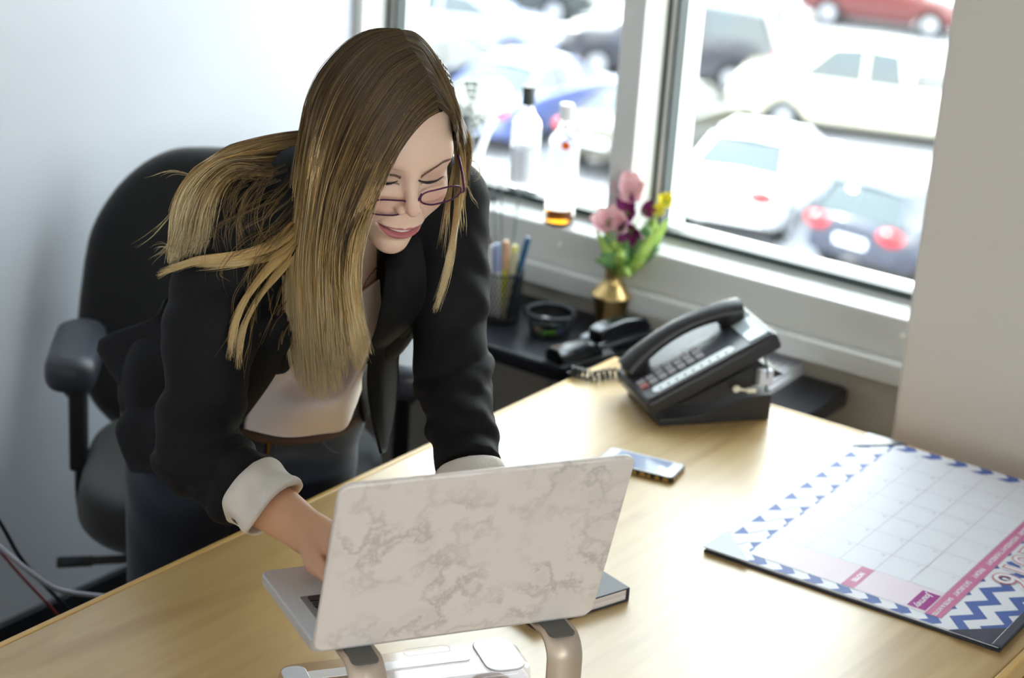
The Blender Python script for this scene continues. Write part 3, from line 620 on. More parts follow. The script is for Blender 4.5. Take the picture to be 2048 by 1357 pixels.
pinkm = mat('petal_pink', 'eeb0bb', .45, noise=(60, 3, 'f8dde0', .35, .65, (1, 1, 1)), sss=.1); purp = mat('petal_purple', '7a1f63', .45); yel = mat('petal_yellow', 'e9dd45', .5)
vt = Vector((vc[0], vc[1], SZ+.124)); VD = dep(vt)-3.04; rng = random.Random(5)
def petal(b, T, L, W, curl, n=6):
    G = []
    for i in range(n+1):
        t = i/n; w_ = W*math.sin(math.pi*(t*.92+.06))**.8; z = curl*L*t*t; x = L*t*(1-.18*curl*t)
        G.append([T@Vector((x, s*w_/2, z+abs(s)*W*.16)) for s in (-1, -.5, 0, .5, 1)])
    b.grid(G)
def stem(b, top, r=.0013):
    top = Vector(top); mid = vt+(top-vt)*.5+Vector((0, 0, .01)); b.tube([tuple(q) for q in catmull([tuple(vt-Vector((0, 0, .08))), tuple(vt), tuple(mid), tuple(top)], 12)], r, 6)
def flower(px, py, d, m, L, W, npet, curl, label, name, face=(0.3, -.6, .6)):
    p = Vector(P(px, py, d)); o = tag(empty(name, p), label, 'flower', 'flowers of the bouquet')
    Q = Vector(face).to_track_quat('Z', 'Y').to_matrix().to_4x4(); b = MB()
    for k in range(npet): petal(b, Q@Matrix.Rotation(2*math.pi*k/npet+rng.random()*.3, 4, 'Z')@Matrix.Rotation(-.35-rng.random()*.3, 4, 'Y'), 1.5*L*(.9+.2*rng.random()), 1.35*W, curl*.6)
    b.build('petals', m, o, solid=.0006, sub=1)
    b = MB()
    for k in range(5): a = k*1.256; b.tube([(0, 0, 0), tuple(Q@Vector((.006*math.cos(a), .006*math.sin(a), L*.6)))], .0006, 5)
    b.build('stamens', leafl, o)
    b = MB(); stem(b, p); b.v = [tuple(Vector(v)-p) for v in b.v]; b.build('stem', stemm, o)
D0 = 3.04+VD
for a in ((1262, 392, D0-.02, pinkm, .034, .026, 6, .7, 'topmost pink flower of the bouquet in front of the mullion', 'flower'),
          (1243, 388, D0+.01, pinkm, .026, .020, 5, 1.0, 'small half open pink flower left of the topmost one', 'flower'),
          (1216, 452, D0-.04, pinkm, .034, .026, 6, .6, 'large pink flower at the left side of the bouquet', 'flower'),
          (1240, 462, D0-.05, pinkm, .024, .020, 5, .9, 'lower pink flower just right of the left one', 'flower'),
          (1262, 432, D0-.03, purp, .032, .018, 6, .5, 'upper deep purple flower in the middle of the bouquet', 'flower', (-.1, -.5, .3)),
          (1268, 456, D0-.05, purp, .030, .018, 5, .4, 'lower deep purple flower in the middle of the bouquet', 'flower', (.1, -.8, -.3)),
          (1285, 425, D0, purp, .022, .014, 5, .8, 'small purple flower at the right of the purple pair', 'flower', (.6, -.3, .3)),
          (1331, 408, D0+.01, yel, .018, .013, 7, .5, 'fluffy yellow flower at the upper right of the bouquet', 'flower'),
          (1318, 428, D0, yel, .015, .012, 7, .5, 'small yellow flower below the upper right yellow one', 'flower'),
          (1226, 425, D0+.02, yel, .010, .009, 6, .5, 'tiny yellow bud between the pink flowers', 'flower')): flower(*a)
o = tag(empty('foliage', tuple(vt)), 'green leaves and thin grass blades of the bouquet', 'leaves')
def leaf(pts, W, m):
    c = catmull([tuple(P(q[0], q[1], q[2]+VD)) for q in pts], 9); b = MB(); G = []
    for i, q in enumerate(c):
        t = i/8; w_ = 1.15*W*math.sin(math.pi*(.05+.93*t))**.8
        tn = Vector(c[min(i+1, 8)]-c[max(i-1, 0)]).normalized(); side = tn.cross(Vector(CM[2])).normalized()
        G.append([tuple(Vector(q)-vt+side*w_*s+Vector(CM[2])*abs(s)*w_*.3) for s in (-1, -.5, 0, .5, 1)])
    b.grid(G).build('leaf', m, o, solid=.0005)
for pts, W, m in (([(1222, 560, 3.04), (1240, 525, 3.0), (1200, 510, 2.98)], .013, leafm), ([(1235, 560, 3.04), (1232, 530, 2.99), (1190, 520, 2.97)], .012, leafm), ([(1250, 545, 3.04), (1285, 505, 3.02), (1318, 492, 3.02)], .011, leafm),
                   ([(1240, 540, 3.04), (1275, 490, 3.0), (1290, 455, 3.0)], .013, leafm), ([(1245, 545, 3.04), (1265, 500, 3.0), (1256, 470, 3.0)], .010, leafm), ([(1235, 545, 3.04), (1215, 490, 3.0), (1198, 475, 3.0)], .010, leafm),
                   ([(1240, 552, 3.04), (1262, 540, 2.99), (1290, 520, 2.98)], .009, leafl), ([(1238, 560, 3.04), (1245, 540, 2.98), (1262, 555, 2.97)], .008, leafl), ([(1250, 540, 3.04), (1300, 480, 3.04), (1312, 440, 3.05)], .009, leafl),
                   ([(1230, 545, 3.04), (1225, 500, 3.0), (1232, 480, 3.0)], .009, leafl), ([(1245, 530, 3.04), (1290, 470, 3.0), (1300, 458, 3.0)], .012, leafm), ([(1232, 552, 3.04), (1238, 520, 2.97), (1246, 498, 2.97)], .010, leafl)): leaf(pts, W, m)
rl = random.Random(9)
for k in range(26):
    tx = 1190+rl.random()*150; ty = 445+rl.random()*70-(tx-1240)*.12; bx = 1238+rl.random()*14; dz = rl.random()*.08-.05
    leaf([(bx, 548-rl.random()*25, 3.04+dz*.5), ((bx+tx)/2, 525-rl.random()*20, 3.04+dz), (tx, ty, 3.04+dz)], .0045+.003*rl.random(), (leafl, leafl, leafm)[k % 3])
for pts in ([(1245, 540, 3.04), (1300, 440, 3.04), (1345, 385, 3.05), (1390, 392, 3.06), (1412, 408, 3.06)], [(1245, 540, 3.04), (1310, 440, 3.0), (1350, 402, 3.0), (1370, 440, 3.0)], [(1240, 540, 3.04), (1200, 450, 3.05), (1188, 390, 3.06)], [(1245, 540, 3.04), (1300, 470, 3.0), (1340, 440, 3.0), (1372, 430, 3.0)], [(1240, 540, 3.04), (1215, 440, 3.04), (1208, 370, 3.06)]):
    MB().tube([tuple(Vector(q)-vt) for q in catmull([tuple(P(q[0], q[1], q[2]+VD)) for q in pts], 20)], .0011, 5).build('grass_blade', leafl, o)
# hole punch and stapler
def along(pa, pb, z): a = np.array(at(*pa, z)); c = np.array(at(*pb, z)); d = c-a; return a, math.atan2(d[1], d[0]), np.linalg.norm(d)
a, ang, L_ = along((1104, 738), (1290, 690), SZ)
pu = tag(empty('hole_punch', tuple(a), ang), 'long black three hole punch on the side table', 'hole punch')
MB().prism(rrect(.27, .052, .008, 4, .13, 0), 0, .012).build('base_plate', blk, pu, bevel=.002)
MB().prism([(-.022, .012), (.022, .012), (.022, .030), (.012, .040), (-.010, .040), (-.022, .030)], .0, .105, frame((0, 0, 0), (0, 1, 0), (0, 0, 1), (1, 0, 0))).build('cover', mat('glossy_black', '15151a', .15, 0, .7), pu, bevel=.003)
MB().prism([(-.018, .012), (.018, .012), (.018, .026), (-.018, .030)], .150, .262, frame((0, 0, 0), (0, 1, 0), (0, 0, 1), (1, 0, 0))).build('lever_arm', mat('glossy_black', '15151a', .15, 0, .7), pu, bevel=.003)
b = MB()
for xx in (.117, .128): b.tube([(xx, -.012, .012), (xx, -.012, .030)], .004, 10)
b.box((.110, -.020, .011), (.136, .004, .015)); b.build('chrome_pins', mat('chrome', 'd8dce4', .12, 1), pu)
a, ang, L_ = along((1190, 712), (1292, 676), SZ+.02)
sp_ = tag(empty('stapler', (a[0]+.01, a[1]-.02, SZ+.0125+.0185), ang), 'black stapler resting across the hole punch', 'stapler')
sp_.location.z = SZ+.0405; sp_.scale = (1.1, 1.1, 1.1)
MB().prism([(0, 0), (.135, 0), (.135, .006), (.02, .008), (0, .006)], -.016, .016, frame((0, 0, 0), (1, 0, 0), (0, 0, 1), (0, -1, 0))).build('base', blk, sp_, bevel=.001)
MB().prism([(-.002, .014), (.03, .010), (.110, .012), (.132, .006), (.138, .014), (.120, .034), (.06, .042), (.01, .040), (-.004, .034)], -.014, .014, frame((0, 0, 0), (1, 0, 0), (0, 0, 1), (0, -1, 0))).build('arm', mat('glossy_black', '15151a', .15, 0, .7), sp_, bevel=.003)
MB().box((.0, -.008, .009), (.115, .008, .0135)).build('magazine', mat('chrome', 'd8dce4', .12, 1), sp_)
# papers
pap = mat('paper_white', 'e4e6ee', .5); 
for (pa, pb, wd, h, lab) in (((1262, 705), (1330, 668), .11, .004, 'loose white papers between stapler and telephone'), ((1540, 790), (1608, 748), .12, .022, 'stack of white cards and papers at the right end of the side table')):
    a, ang, L_ = along(pa, pb, SZ); o = tag(empty('paper_stack', tuple(a), ang), lab, 'papers')
    MB().box((0, 0, 0), (L_, wd, h*.5)).build('sheet', pap, o); MB().box((.004, .006, h*.5), (L_+.006, wd+.004, h)).build('sheet', pap, o)
    q = MB()
    for k in range(5): q.box((.012, .012+.016*k, h), (L_-.014-.006*(k % 2), .014+.016*k, h+.0003))
    q.build('printed_lines', mat('ink_grey', '8f90a0', .6), o, smooth=False)
# ------------------------------------------------------------------ things on the window ledge
glass = mat('bottle_glass', 'ffffff', .0, 0, .5, trans=1, ior=1.3)
liq_o = mat('orange_liquid', 'ffa224', .0, 0, .5, trans=.8, ior=1.33)
b1 = at(1044, 392, SILL); b2 = at(1117, 447, SILL)
def bottle(loc, R, Hs, Ht, capcol, label, caph):
    o = tag(empty('bottle', loc), label, 'bottle', 'glass bottles on the window ledge')
    MB().lathe([(0, .0), (R*.9, 0), (R, .004), (R, Hs), (R*.93, Hs+.012), (R*.5, Hs+.030), (R*.42, Hs+.04), (R*.42, Ht-caph), (R*.3, Ht-caph), (R*.3, Hs+.04), (R*.42, Hs+.027), (R*.86, Hs+.008), (R*.93, Hs-.002), (R*.93, .008), (0, .008)], 36, cap=False).build('glass_body', glass, o, ang=50)
    MB().lathe([(R*.46, Ht-caph), (R*.47, Ht-.002), (R*.44, Ht), (0, Ht)], 24, cap=False).build('bottle_cap', mat('cap_'+capcol, capcol, .3), o)
    return o
o1 = bottle(b1, .030, .150, .235, '10130f', 'clear glass bottle with a black cap on the window ledge', .040)
MB().lathe([(.0304, .03), (.0304, .105)], 36, cap=False).build('label', mat('silver_label', 'c4c3cb', .5, 0, .3, trans=.35), o1)
MB().lathe([(.0304, .112), (.0304, .150)], 36, cap=False).build('upper_label', mat('white_label', 'f8f8f6', .6, 0, .3, trans=.8, ior=1.05), o1)
o2 = bottle(b2, .030, .165, .245, 'f6f6f6', 'clear glass bottle with white cap, orange dot and a little orange liquid', .032)
MB().lathe([(0, .0085), (.0277, .0085), (.0277, .034), (0, .034)], 30, cap=False).build('orange_liquid', liq_o, o2)
MB().lathe([(.0304, .05), (.0304, .160)], 36, cap=False).build('frosted_label', mat('white_label', 'f8f8f6', .6, 0, .3, trans=.8, ior=1.05), o2)
dv_ = Vector((b2[0], b2[1], 0)); dd_ = Vector((-b2[0], -b2[1], 0)).normalized()
dT = Matrix.Translation(dd_*.0305+Vector((.002, .002, .168)))@dd_.to_track_quat('Z', 'Y').to_matrix().to_4x4()
MB().lathe([(.0, 0), (.0084, 0), (.0084, .0008), (0, .0008)], 24, dT, cap=False).build('orange_dot', mat('orange_dot', 'ff6f14', .6), o2)
# drinking glass behind the hair
gl = tag(empty('drinking_glass', at(978, 398, SILL)), 'small clear drinking glass on the ledge left of the bottles', 'glass', )
MB().lathe([(0, 0), (.020, 0), (.023, .065), (.0217, .065), (.0188, .004), (0, .004)], 30, cap=False).build('tumbler', glass, gl, ang=50)
# white round lamp on a curved arm
lw_ = mat('white_plastic', 'f1f1ec', .35); lwt = mat('translucent_white_plastic', 'f8f8f4', .6, 0, .4, trans=.6, ior=1.1)
lp = at(955, 375, SILL); lmp = tag(empty('table_lamp', lp), 'small white round headed lamp on a curved arm on the window ledge', 'lamp')
base = Vector(lp); LDp = dep(lp)-3.10; hd = Vector(P(989, 192, 3.08+LDp))
MB().lathe([(0, 0), (.028, 0), (.028, .010), (.008, .014), (0, .014)], 28, cap=False).build('lamp_base', lw_, lmp)
arm_pts = [base+Vector((0, 0, .012)), Vector(P(956, 320, 3.10+LDp)), Vector(P(972, 272, 3.09+LDp)), Vector(P(990, 235, 3.085+LDp))]
MB().tube([tuple(Vector(q)-base) for q in catmull([tuple(q) for q in arm_pts], 20)], .0085, 10).build('arm', lwt, lmp)
fd = Vector((-hd.x, -hd.y, (CAMZ-hd.z)*.6)).normalized()
hT = Matrix.Translation(hd-base)@fd.to_track_quat('Z', 'Y').to_matrix().to_4x4()@Matrix.Scale(1.32, 4)
MB().lathe([(0, -.010), (.026, -.010), (.030, -.005), (.030, .004), (.027, .008), (0, .009)], 36, hT, cap=False).build('lamp_head', lwt, lmp)
MB().tube([tuple(hT@Vector((.0285*math.cos(a), .0285*math.sin(a), .007))) for a in np.linspace(0, 2*math.pi, 41)], .0022, 8).build('head_ring', lw_, lmp)
# black table fan with a white grille ring, half hidden by her hair
fan = tag(empty('table_fan', at(930, 364, SILL)), 'black table fan with a pale round cage half hidden behind her hair', 'fan')
fb = Vector(fan.location); fc = Vector(P(934, 214, dep(fb)+.03))-fb; fT = Matrix.Translation(fc)@Vector((.75, -.6, .1)).to_track_quat('Z', 'Y').to_matrix().to_4x4()@Matrix.Scale(1.15, 4)
fkm = mat('fan_black', '141516', .35)
MB().lathe([(0, 0), (.04, 0), (.042, .012), (.012, .022), (0, .022)], 28, cap=False).build('fan_base', fkm, fan)
MB().tube([(0, 0, .015), (0, 0, fc.z*.6), tuple(fc)], .012, 12).build('neck', fkm, fan)
MB().lathe([(0, -.035), (.040, -.030), (.050, -.016), (.050, -.006), (.02, .002), (0, .002)], 20, fT, cap=False).build('motor', fkm, fan)
q = MB()
for rr in (.052, .040, .028, .016): q.tube([tuple(fT@Vector((rr*math.cos(a), rr*math.sin(a), .018+(.052-rr)*.25))) for a in np.linspace(0, 2*math.pi, 31)], .0014, 5)
for k in range(12): a = k*math.pi/6; q.tube([tuple(fT@Vector((.006*math.cos(a), .006*math.sin(a), .03))), tuple(fT@Vector((.052*math.cos(a), .052*math.sin(a), .018)))], .001, 4)
q.build('cage', lw_, fan)
q = MB()
for k in range(3):
    T_ = fT@Matrix.Rotation(k*2.094, 4, 'Z')@Matrix.Translation((0, 0, .008))@Matrix.Rotation(.4, 4, 'X'); q.prism([(.005, -.006), (.042, -.016), (.046, .010), (.02, .016), (.005, .008)], -.0007, .0007, T_)
q.build('blades', lwt, fan)
# screws on the rail
for k, (px, py) in enumerate(((1120, 490), (1806, 672))):
    p = ray(px, py); p = p*(3.078/p[1]); o = MB().lathe([(0, 0), (.006, 0), (.0055, .003), (0, .0045)], 20, Matrix.Rotation(math.radians(90), 4, 'X'), cap=False).build('screw_cap', mat('white_plastic', 'f1f1ec', .35))
    o.location = (p[0], 3.078, CAMZ+p[2]); tag(o, ('round white screw cap on the window rail above the mesh tray', 'round white screw cap on the window rail beside the column')[k], 'screw cap')
# ------------------------------------------------------------------ office chair
fab = mat('chair_fabric', '1d1e20', .9, bump=(700, .5, .002), sheen=.2); vinb = mat('armrest_vinyl', '2c2e36', .42); plb = mat('chair_plastic', '16171a', .45)
A1 = np.array(at(155, 700, .735)); A2 = np.array(at(808, 716, .735)); cc = (A1+A2)/2; rt = (A2-A1)/np.linalg.norm(A2-A1); ang = math.atan2(rt[1], rt[0])
ch = tag(empty('office_chair', (cc[0], cc[1], 0), ang), 'black swivel office chair behind the woman, in front of the white wall', 'chair')   # local x = its left..right, -y = facing
HW = np.linalg.norm(A2-A1)/2
def cushion(w, h, r, d, T, name, m, n=10, bulge=.6, taper=0):
    G = []; ring = rrect(w, h, r, 8)
    def sc(k, z): return [tuple(T@Vector((x*k*(1-taper*max(0, y)/h), y*k, z))) for x, y in ring]
    for t in np.linspace(-1, 1, n): G.append(sc(1-.10*abs(t)**3.2-(.0), t*d/2))
    for t in (.8, .5, .2): G.append(sc(.9*t, d/2*(1+.10*(1-t))))
    G.insert(0, sc(.45, -d/2*1.04))
    b = MB().grid(G, closed=True); b.add(G[0], [tuple(range(len(ring)))[::-1]]); b.add(G[-1], [tuple(range(len(ring)))])
    return b.build(name, m, ch, ang=60, sub=1)
bt = math.radians(8)
Tb = Matrix.Translation((-.03, .25, .745))@Matrix.Rotation(math.radians(90)+bt*-1, 4, 'X')
cushion(.56, .56, .19, .085, Tb, 'backrest', fab, taper=.42)
cushion(.52, .48, .15, .10, Matrix.Translation((-.01, -.02, .505)), 'seat', fab)
MB().box((-.035, .25, .40), (.035, .275, .75)).build('back_bracket', plb, ch, bevel=.008)
MB().box((-.035, .0, .385), (.035, .275, .41)).build('back_bracket', plb, ch, bevel=.008)
for s in (-1, 1):
    T_ = Matrix.Translation((s*HW, -.02, .735))
    G = []; ring = rrect(.088, .24, .04, 6)
    for k, z in ((.85, -.026), (.98, -.018), (1, 0), (.98, .014), (.85, .024), (.5, .029)): G.append([tuple(T_@Vector((x*k, y*(1-(1-k)*.4), z))) for x, y in ring])
    b = MB().grid(G, closed=True); b.add(G[0], [tuple(range(len(ring)))[::-1]]); b.add(G[-1], [tuple(range(len(ring)))]); b.build('armrest_pad', vinb, ch, ang=60, sub=1)
    b = MB(); b.box((s*HW-.014, -.03, .52), (s*HW+.014, .03, .715)); ar = b.build('arm_post', plb, ch, bevel=.006)
    MB().tube([tuple(q) for q in catmull([(s*HW, 0, .56), (s*HW, 0, .45), (s*(HW-.03), 0, .40), (s*(HW-.16), 0, .395)], 14)], .013, 10, flat=.5).build('arm_bracket', plb, ch)
    MB().ball((s*(HW+.004), -.0, .665), (.022, .026, .02)).build('adjust_knob', plb, ar)
MB().lathe([(.028, .12), (.028, .3), (.018, .3), (.018, .42)], 20).build('gas_lift', plb, ch)
for k in range(5):
    a = k*2*math.pi/5+.3; ex, ey = .29*math.cos(a), .29*math.sin(a)
    lg = MB().tube([(0, 0, .13), (ex*.5, ey*.5, .11), (ex, ey, .075)], [.03, .024, .018], 10).build('leg', plb, ch)
    MB().lathe([(.004, -.012), (.026, -.012), (.026, .012), (.004, .012)], 18, Matrix.Translation((ex, ey, .027))@Matrix.Rotation(a, 4, 'Z')@Matrix.Rotation(math.radians(90), 4, 'X')).build('caster', plb, lg)
MB().tube([tuple(q) for q in ((-.05, -.05, .38), (-.2, -.06, .37), (-.27, -.06, .365))], .008, 8).build('lever', plb, ch); MB().tube([(-.25, -.06, .366), (-.31, -.06, .362)], .014, 10, flat=.6).build('lever_paddle', plb, ch)
# ------------------------------------------------------------------ cables by the wall
def cable(pts, r, col, lab):
    p = [tuple(P(*q)) for q in pts]; o0 = Vector(p[0]); o = MB().tube([tuple(Vector(q)-o0) for q in catmull(p, 30)], r, 8).build('cable', mat('cable_'+col, col, .45)); o.location = o0; tag(o, lab, 'cable', 'cables at the lower left')
cable([(-420, 520, 3.05), (-200, 760, 2.98), (-60, 960, 2.9), (0, 1045, 2.9), (40, 1115, 2.95), (90, 1172, 3.0), (180, 1260, 3.1)], .0032, '15161c', 'black cable curving down at the lower left by the wall')
cable([(-420, 880, 3.0), (-200, 985, 2.9), (-60, 1050, 2.85), (0, 1096, 2.85), (60, 1145, 2.85), (110, 1178, 2.87), (170, 1190, 2.9), (240, 1196, 2.95)], .0040, '8f8f98', 'thick grey cable bending behind the desk edge at lower left')
cable([(-420, 760, 3.02), (-200, 900, 2.95), (-60, 1040, 2.88), (0, 1104, 2.88), (40, 1150, 2.92), (110, 1225, 3.0), (170, 1300, 3.05)], .0022, '6b2628', 'thin dark red cable below the grey one at lower left')
# ------------------------------------------------------------------ signed distance modelling of the person
f32 = np.float32
def s_min(a, b, k):
    h = np.clip(.5+.5*(b-a)/k, 0, 1); return b+(a-b)*h-k*h*(1-h)
def s_max(a, b, k): return -s_min(-a, -b, k)
def d_ell(p, c, r, A=None):
    q = p-np.array(c, f32)
    if A is not None: q = q@np.array(A, f32).T
    r = np.array(r, f32); k0 = np.sqrt(((q/r)**2).sum(-1)); k1 = np.sqrt(((q/(r*r))**2).sum(-1))+1e-9
    return k0*(k0-1)/k1
def d_cap(p, a, b, ra, rb=None):
    rb = ra if rb is None else rb; a = np.array(a, f32); b = np.array(b, f32); ba = b-a; pa = p-a
    h = np.clip((pa@ba)/max(float(ba@ba), 1e-12), 0, 1); return np.sqrt(((pa-h[..., None]*ba)**2).sum(-1))-(ra+(rb-ra)*h)
def surface_nets(fn, lo, hi, h):
    lo = np.array(lo, float); n = np.ceil((np.array(hi)-lo)/h).astype(int)+1
    xs = [(lo[i]+h*np.arange(n[i])).astype(f32) for i in range(3)]
    V = np.empty(tuple(n), f32); step = max(1, int(1.2e6/(n[1]*n[2])))
    for i in range(0, n[0], step):
        X = np.stack(np.meshgrid(xs[0][i:i+step], xs[1], xs[2], indexing='ij'), -1); V[i:i+step] = fn(X)
    S = V < 0
    c = np.zeros(tuple(n-1), np.uint8)
    for dx in (0, 1):
        for dy in (0, 1):
            for dz in (0, 1): c += S[dx:n[0]-1+dx, dy:n[1]-1+dy, dz:n[2]-1+dz]
    act = (c > 0) & (c < 8); idx = np.full(act.shape, -1, np.int64); I = np.argwhere(act); idx[act] = np.arange(len(I))
    acc = np.zeros((len(I), 3)); cnt = np.zeros(len(I)); cor = [(0, 0, 0), (1, 0, 0), (0, 1, 0), (1, 1, 0), (0, 0, 1), (1, 0, 1), (0, 1, 1), (1, 1, 1)]
    for a, b in ((0, 1), (2, 3), (4, 5), (6, 7), (0, 2), (1, 3), (4, 6), (5, 7), (0, 4), (1, 5), (2, 6), (3, 7)):
        A, B = np.array(cor[a]), np.array(cor[b]); va = V[tuple((I+A).T)].astype(float); vb = V[tuple((I+B).T)].astype(float); m = (va < 0) != (vb < 0)
        t = np.where(m, va/np.where(m, va-vb, 1), 0); acc += np.where(m[:, None], A+(B-A)*t[:, None], 0); cnt += m
    vt_ = lo+(I+acc/cnt[:, None])*h
    F = []
    for ax in range(3):
        o = [0, 0, 0]; o[ax] = 1; u, v = [(1, 2), (2, 0), (0, 1)][ax]
        sl = [slice(1, n[k]-1) for k in range(3)]; sl[ax] = slice(0, n[ax]-1); s2 = list(sl); s2[ax] = slice(1, n[ax])
        a = S[tuple(sl)]; b = S[tuple(s2)]; cr_ = a != b; E = np.argwhere(cr_); 
        off = np.array([1, 1, 1]); off[ax] = 0; E = E+off; flip = a[cr_]
        def cell(du, dv): q = E.copy(); q[:, u] -= du; q[:, v] -= dv; return idx[tuple(q.T)]
        q = np.stack([cell(1, 1), cell(0, 1), cell(0, 0), cell(1, 0)], 1); q[~flip] = q[~flip][:, ::-1]; F.append(q)
    return vt_, np.vstack(F)
def np_mesh(name, V, F, m, parent=None, col=None, ang=70, smooth_iter=0, k=4):
    me = bpy.data.meshes.new(name); me.vertices.add(len(V)); me.vertices.foreach_set('co', np.asarray(V, f32).ravel())
    F = np.asarray(F); nf = len(F); me.loops.add(nf*k); me.loops.foreach_set('vertex_index', F.astype(np.int32).ravel())
    me.polygons.add(nf); me.polygons.foreach_set('loop_start', np.arange(0, nf*k, k, dtype=np.int32)); me.polygons.foreach_set('loop_total', np.full(nf, k, np.int32))
    me.update(calc_edges=True)
    for q in (m if isinstance(m, list) else [m]): me.materials.append(q)
    if col is not None:
        a = me.color_attributes.new('col', 'FLOAT_COLOR', 'POINT'); cc_ = np.ones((len(V), 4), f32); cc_[:, :3] = col; a.data.foreach_set('color', cc_.ravel())
    me.polygons.foreach_set('use_smooth', [True]*nf)
    o = bpy.data.objects.new(name, me); COL.objects.link(o)
    if parent: o.parent = parent
    return o
def relax(V, F, it=2, lam=.5):
    E = np.vstack([F[:, [0, 1]], F[:, [1, 2]], F[:, [2, 3]], F[:, [3, 0]]]); E = np.vstack([E, E[:, ::-1]])
    deg = np.bincount(E[:, 0], minlength=len(V)).astype(float)[:, None]; deg[deg == 0] = 1
    for _ in range(it):
        for l in (lam, -lam*.95):
            S_ = np.stack([np.bincount(E[:, 0], V[E[:, 1], k], len(V)) for k in range(3)], 1)/deg; V = V+l*(S_-V)
    return V
def hit(fn, px, py, t0=1.9, t1=3.4, off=0.0):
    """distance along the view at which the bearing meets the solid fn"""
    r = ray(px, py); o = np.array([0, 0, CAMZ]); t = t0
    for _ in range(90):
        d = float(fn((o+r*t)[None].astype(f32))[0])
        if d < .0008: return t-off
        t += max(d, .0008)*.95
        if t > t1: return None
    return t-off

# ---- pose
HO = np.array([-1.4236, 1.7882, CAMZ-.5811]); HA = np.array([[.4795, .8766, -.04], [.8333, -.4691, -.2924], [.2751, -.1068, .9555]])   # rows: her left, face forward, up
HA = np.linalg.qr(HA.T)[0].T*np.sign(np.diag(np.linalg.qr(HA.T)[1]))[:, None]
def toH(p): return (p-HO.astype(f32))@HA.T.astype(f32)
def H2W(p): return np.asarray(p)@HA+HO
def HP(px, py, y):           # bearing -> head coordinates on the plane y
    d = ray(px, py); o = HO-np.array([0, 0, CAMZ]); t = (y+o@HA[1])/(d@HA[1]); return HA@(d*t-o)
shR = P(448, 446, 2.41); shL = P(888, 405, 2.50); elR = P(393, 902, 2.355); elL = P(903, 740, 2.46)
PC = np.array([-1.800, 1.948, .845])
lm = np.array(lapm)
def lap2w(x, y, z): return (lm@np.array([x, y, z, 1]))[:3]
wrR = lap2w(-.100, .236, .034); wrL = lap2w(.112, .235, .036)
shM = (shR+shL)/2; ta = shM-PC; TL = np.linalg.norm(ta); ta /= TL
tl_ = (shL-shR); tl_ -= ta*(tl_@ta); tl_ /= np.linalg.norm(tl_); tf = np.cross(tl_, ta); 
if tf@np.array([1, -1, 0]) < 0: tf = -tf
TA = np.array([tl_, tf, ta])          # her left, chest forward, up the spine
def T2W(p): return np.asarray(p)@TA+PC
def toT(p): return (p-PC.astype(f32))@TA.T.astype(f32)
hd = np.array([.60, .80, 0])*1.0; hd = np.array([tl_[0], tl_[1], 0]); hd /= np.linalg.norm(hd); hf = np.array([hd[1], -hd[0], 0])
if hf@np.array([1, -1, 0]) < 0: hf = -hf

def f_face(q):
    """face and skull in head coordinates"""
    x = np.abs(q[..., 0]); m = np.stack([x, q[..., 1], q[..., 2]], -1)
    d = d_ell(m, (0, -.018, .030), (.073, .093, .090))
    d = s_min(d, d_ell(m, (0, .024, -.022), (.062, .060, .078)), .03)
    d = s_min(d, d_ell(m, (0, .030, -.080), (.046, .044, .041)), .03)
    d = s_min(d, d_ell(m, (0, .064, -.111), (.018, .015, .014)), .024)
    d = s_min(d, d_ell(m, (.036, .054, -.040), (.024, .022, .022)), .02)
    d = s_min(d, d_cap(m, (0, .066, .012), (.040, .058, .014), .012), .022)
    d = s_max(d, -d_ell(m, (.031, .090, -.011), (.020, .016, .012)), .014)
    d = s_min(d, d_ell(m, (.0295, .0640, -.011), (.0150, .0135, .0125)), .004)       # closed lid over the eye
    d = s_max(d, -d_cap(m, (.016, .0795, -.0175), (.044, .0705, -.0160), .0012), .002)
    d = s_min(d, d_ell(m, (0, .066, -.070), (.027, .024, .026)), .02)                # muzzle
    d = s_min(d, d_ell(m, (.030, .056, -.050), (.020, .020, .016)), .014)            # smiling cheek
    d = s_min(d, d_cap(m, (0, .075, .004), (0, .096, -.034), .0050, .0072), .012)
    d = s_min(d, d_ell(m, (0, .1020, -.0405), (.0078, .0088, .0078)), .008)
    d = s_min(d, d_ell(m, (.0108, .0905, -.0465), (.0053, .0080, .0054)), .006)
    d = s_max(d, -d_ell(m, (.0060, .0975, -.0530), (.0034, .0050, .0032)), .002)
    z = m[..., 2]; fr = np.clip((m[..., 1]-.05)/.02, 0, 1)
    g = lambda t, s_: np.exp(-(t/s_)**2)
    zc = -.0795+.0045*(x/.028)**2; inm = np.clip(1-(x/.0285)**2, 0, 1); s_in = np.sqrt(inm)
    h = .0026*s_in*g(z-zc-.0042-.0008*g(x-.006, .004), .0030)+.0038*s_in*g(z-zc+.0072, .0040)
    h = h-.0085*np.clip(1-(x/.021)**2, 0, 1)*g(z-zc, .0028)-.0022*g(z-zc, .0011)*(x < .030)
    h = h-.0022*g(z+.0985, .0045)*g(x, .018)-.0012*g(x, .0022)*g(z+.066, .006)+.0008*g(x-.0042, .0022)*g(z+.067, .006)
    tt = np.clip((-.048-z)/.030, 0, 1); h = h-.0013*g(x-(.017+.018*tt), .0022)*(tt > 0)*(tt < 1)
    h = h-.0012*g(x-.031, .016)*g(z-.0015, .0016)
    d = d-h*fr
    # ears
    d = s_min(d, d_ell(m, (.072, -.010, -.012), (.008, .017, .030)), .006)
    return d
NK0 = HO+HA[1]*(-.022)+HA[2]*(-.075); NK1 = shM+ta*.035-tf*.015
def f_neck(p): return d_cap(p, NK0, NK1, .049, .056)
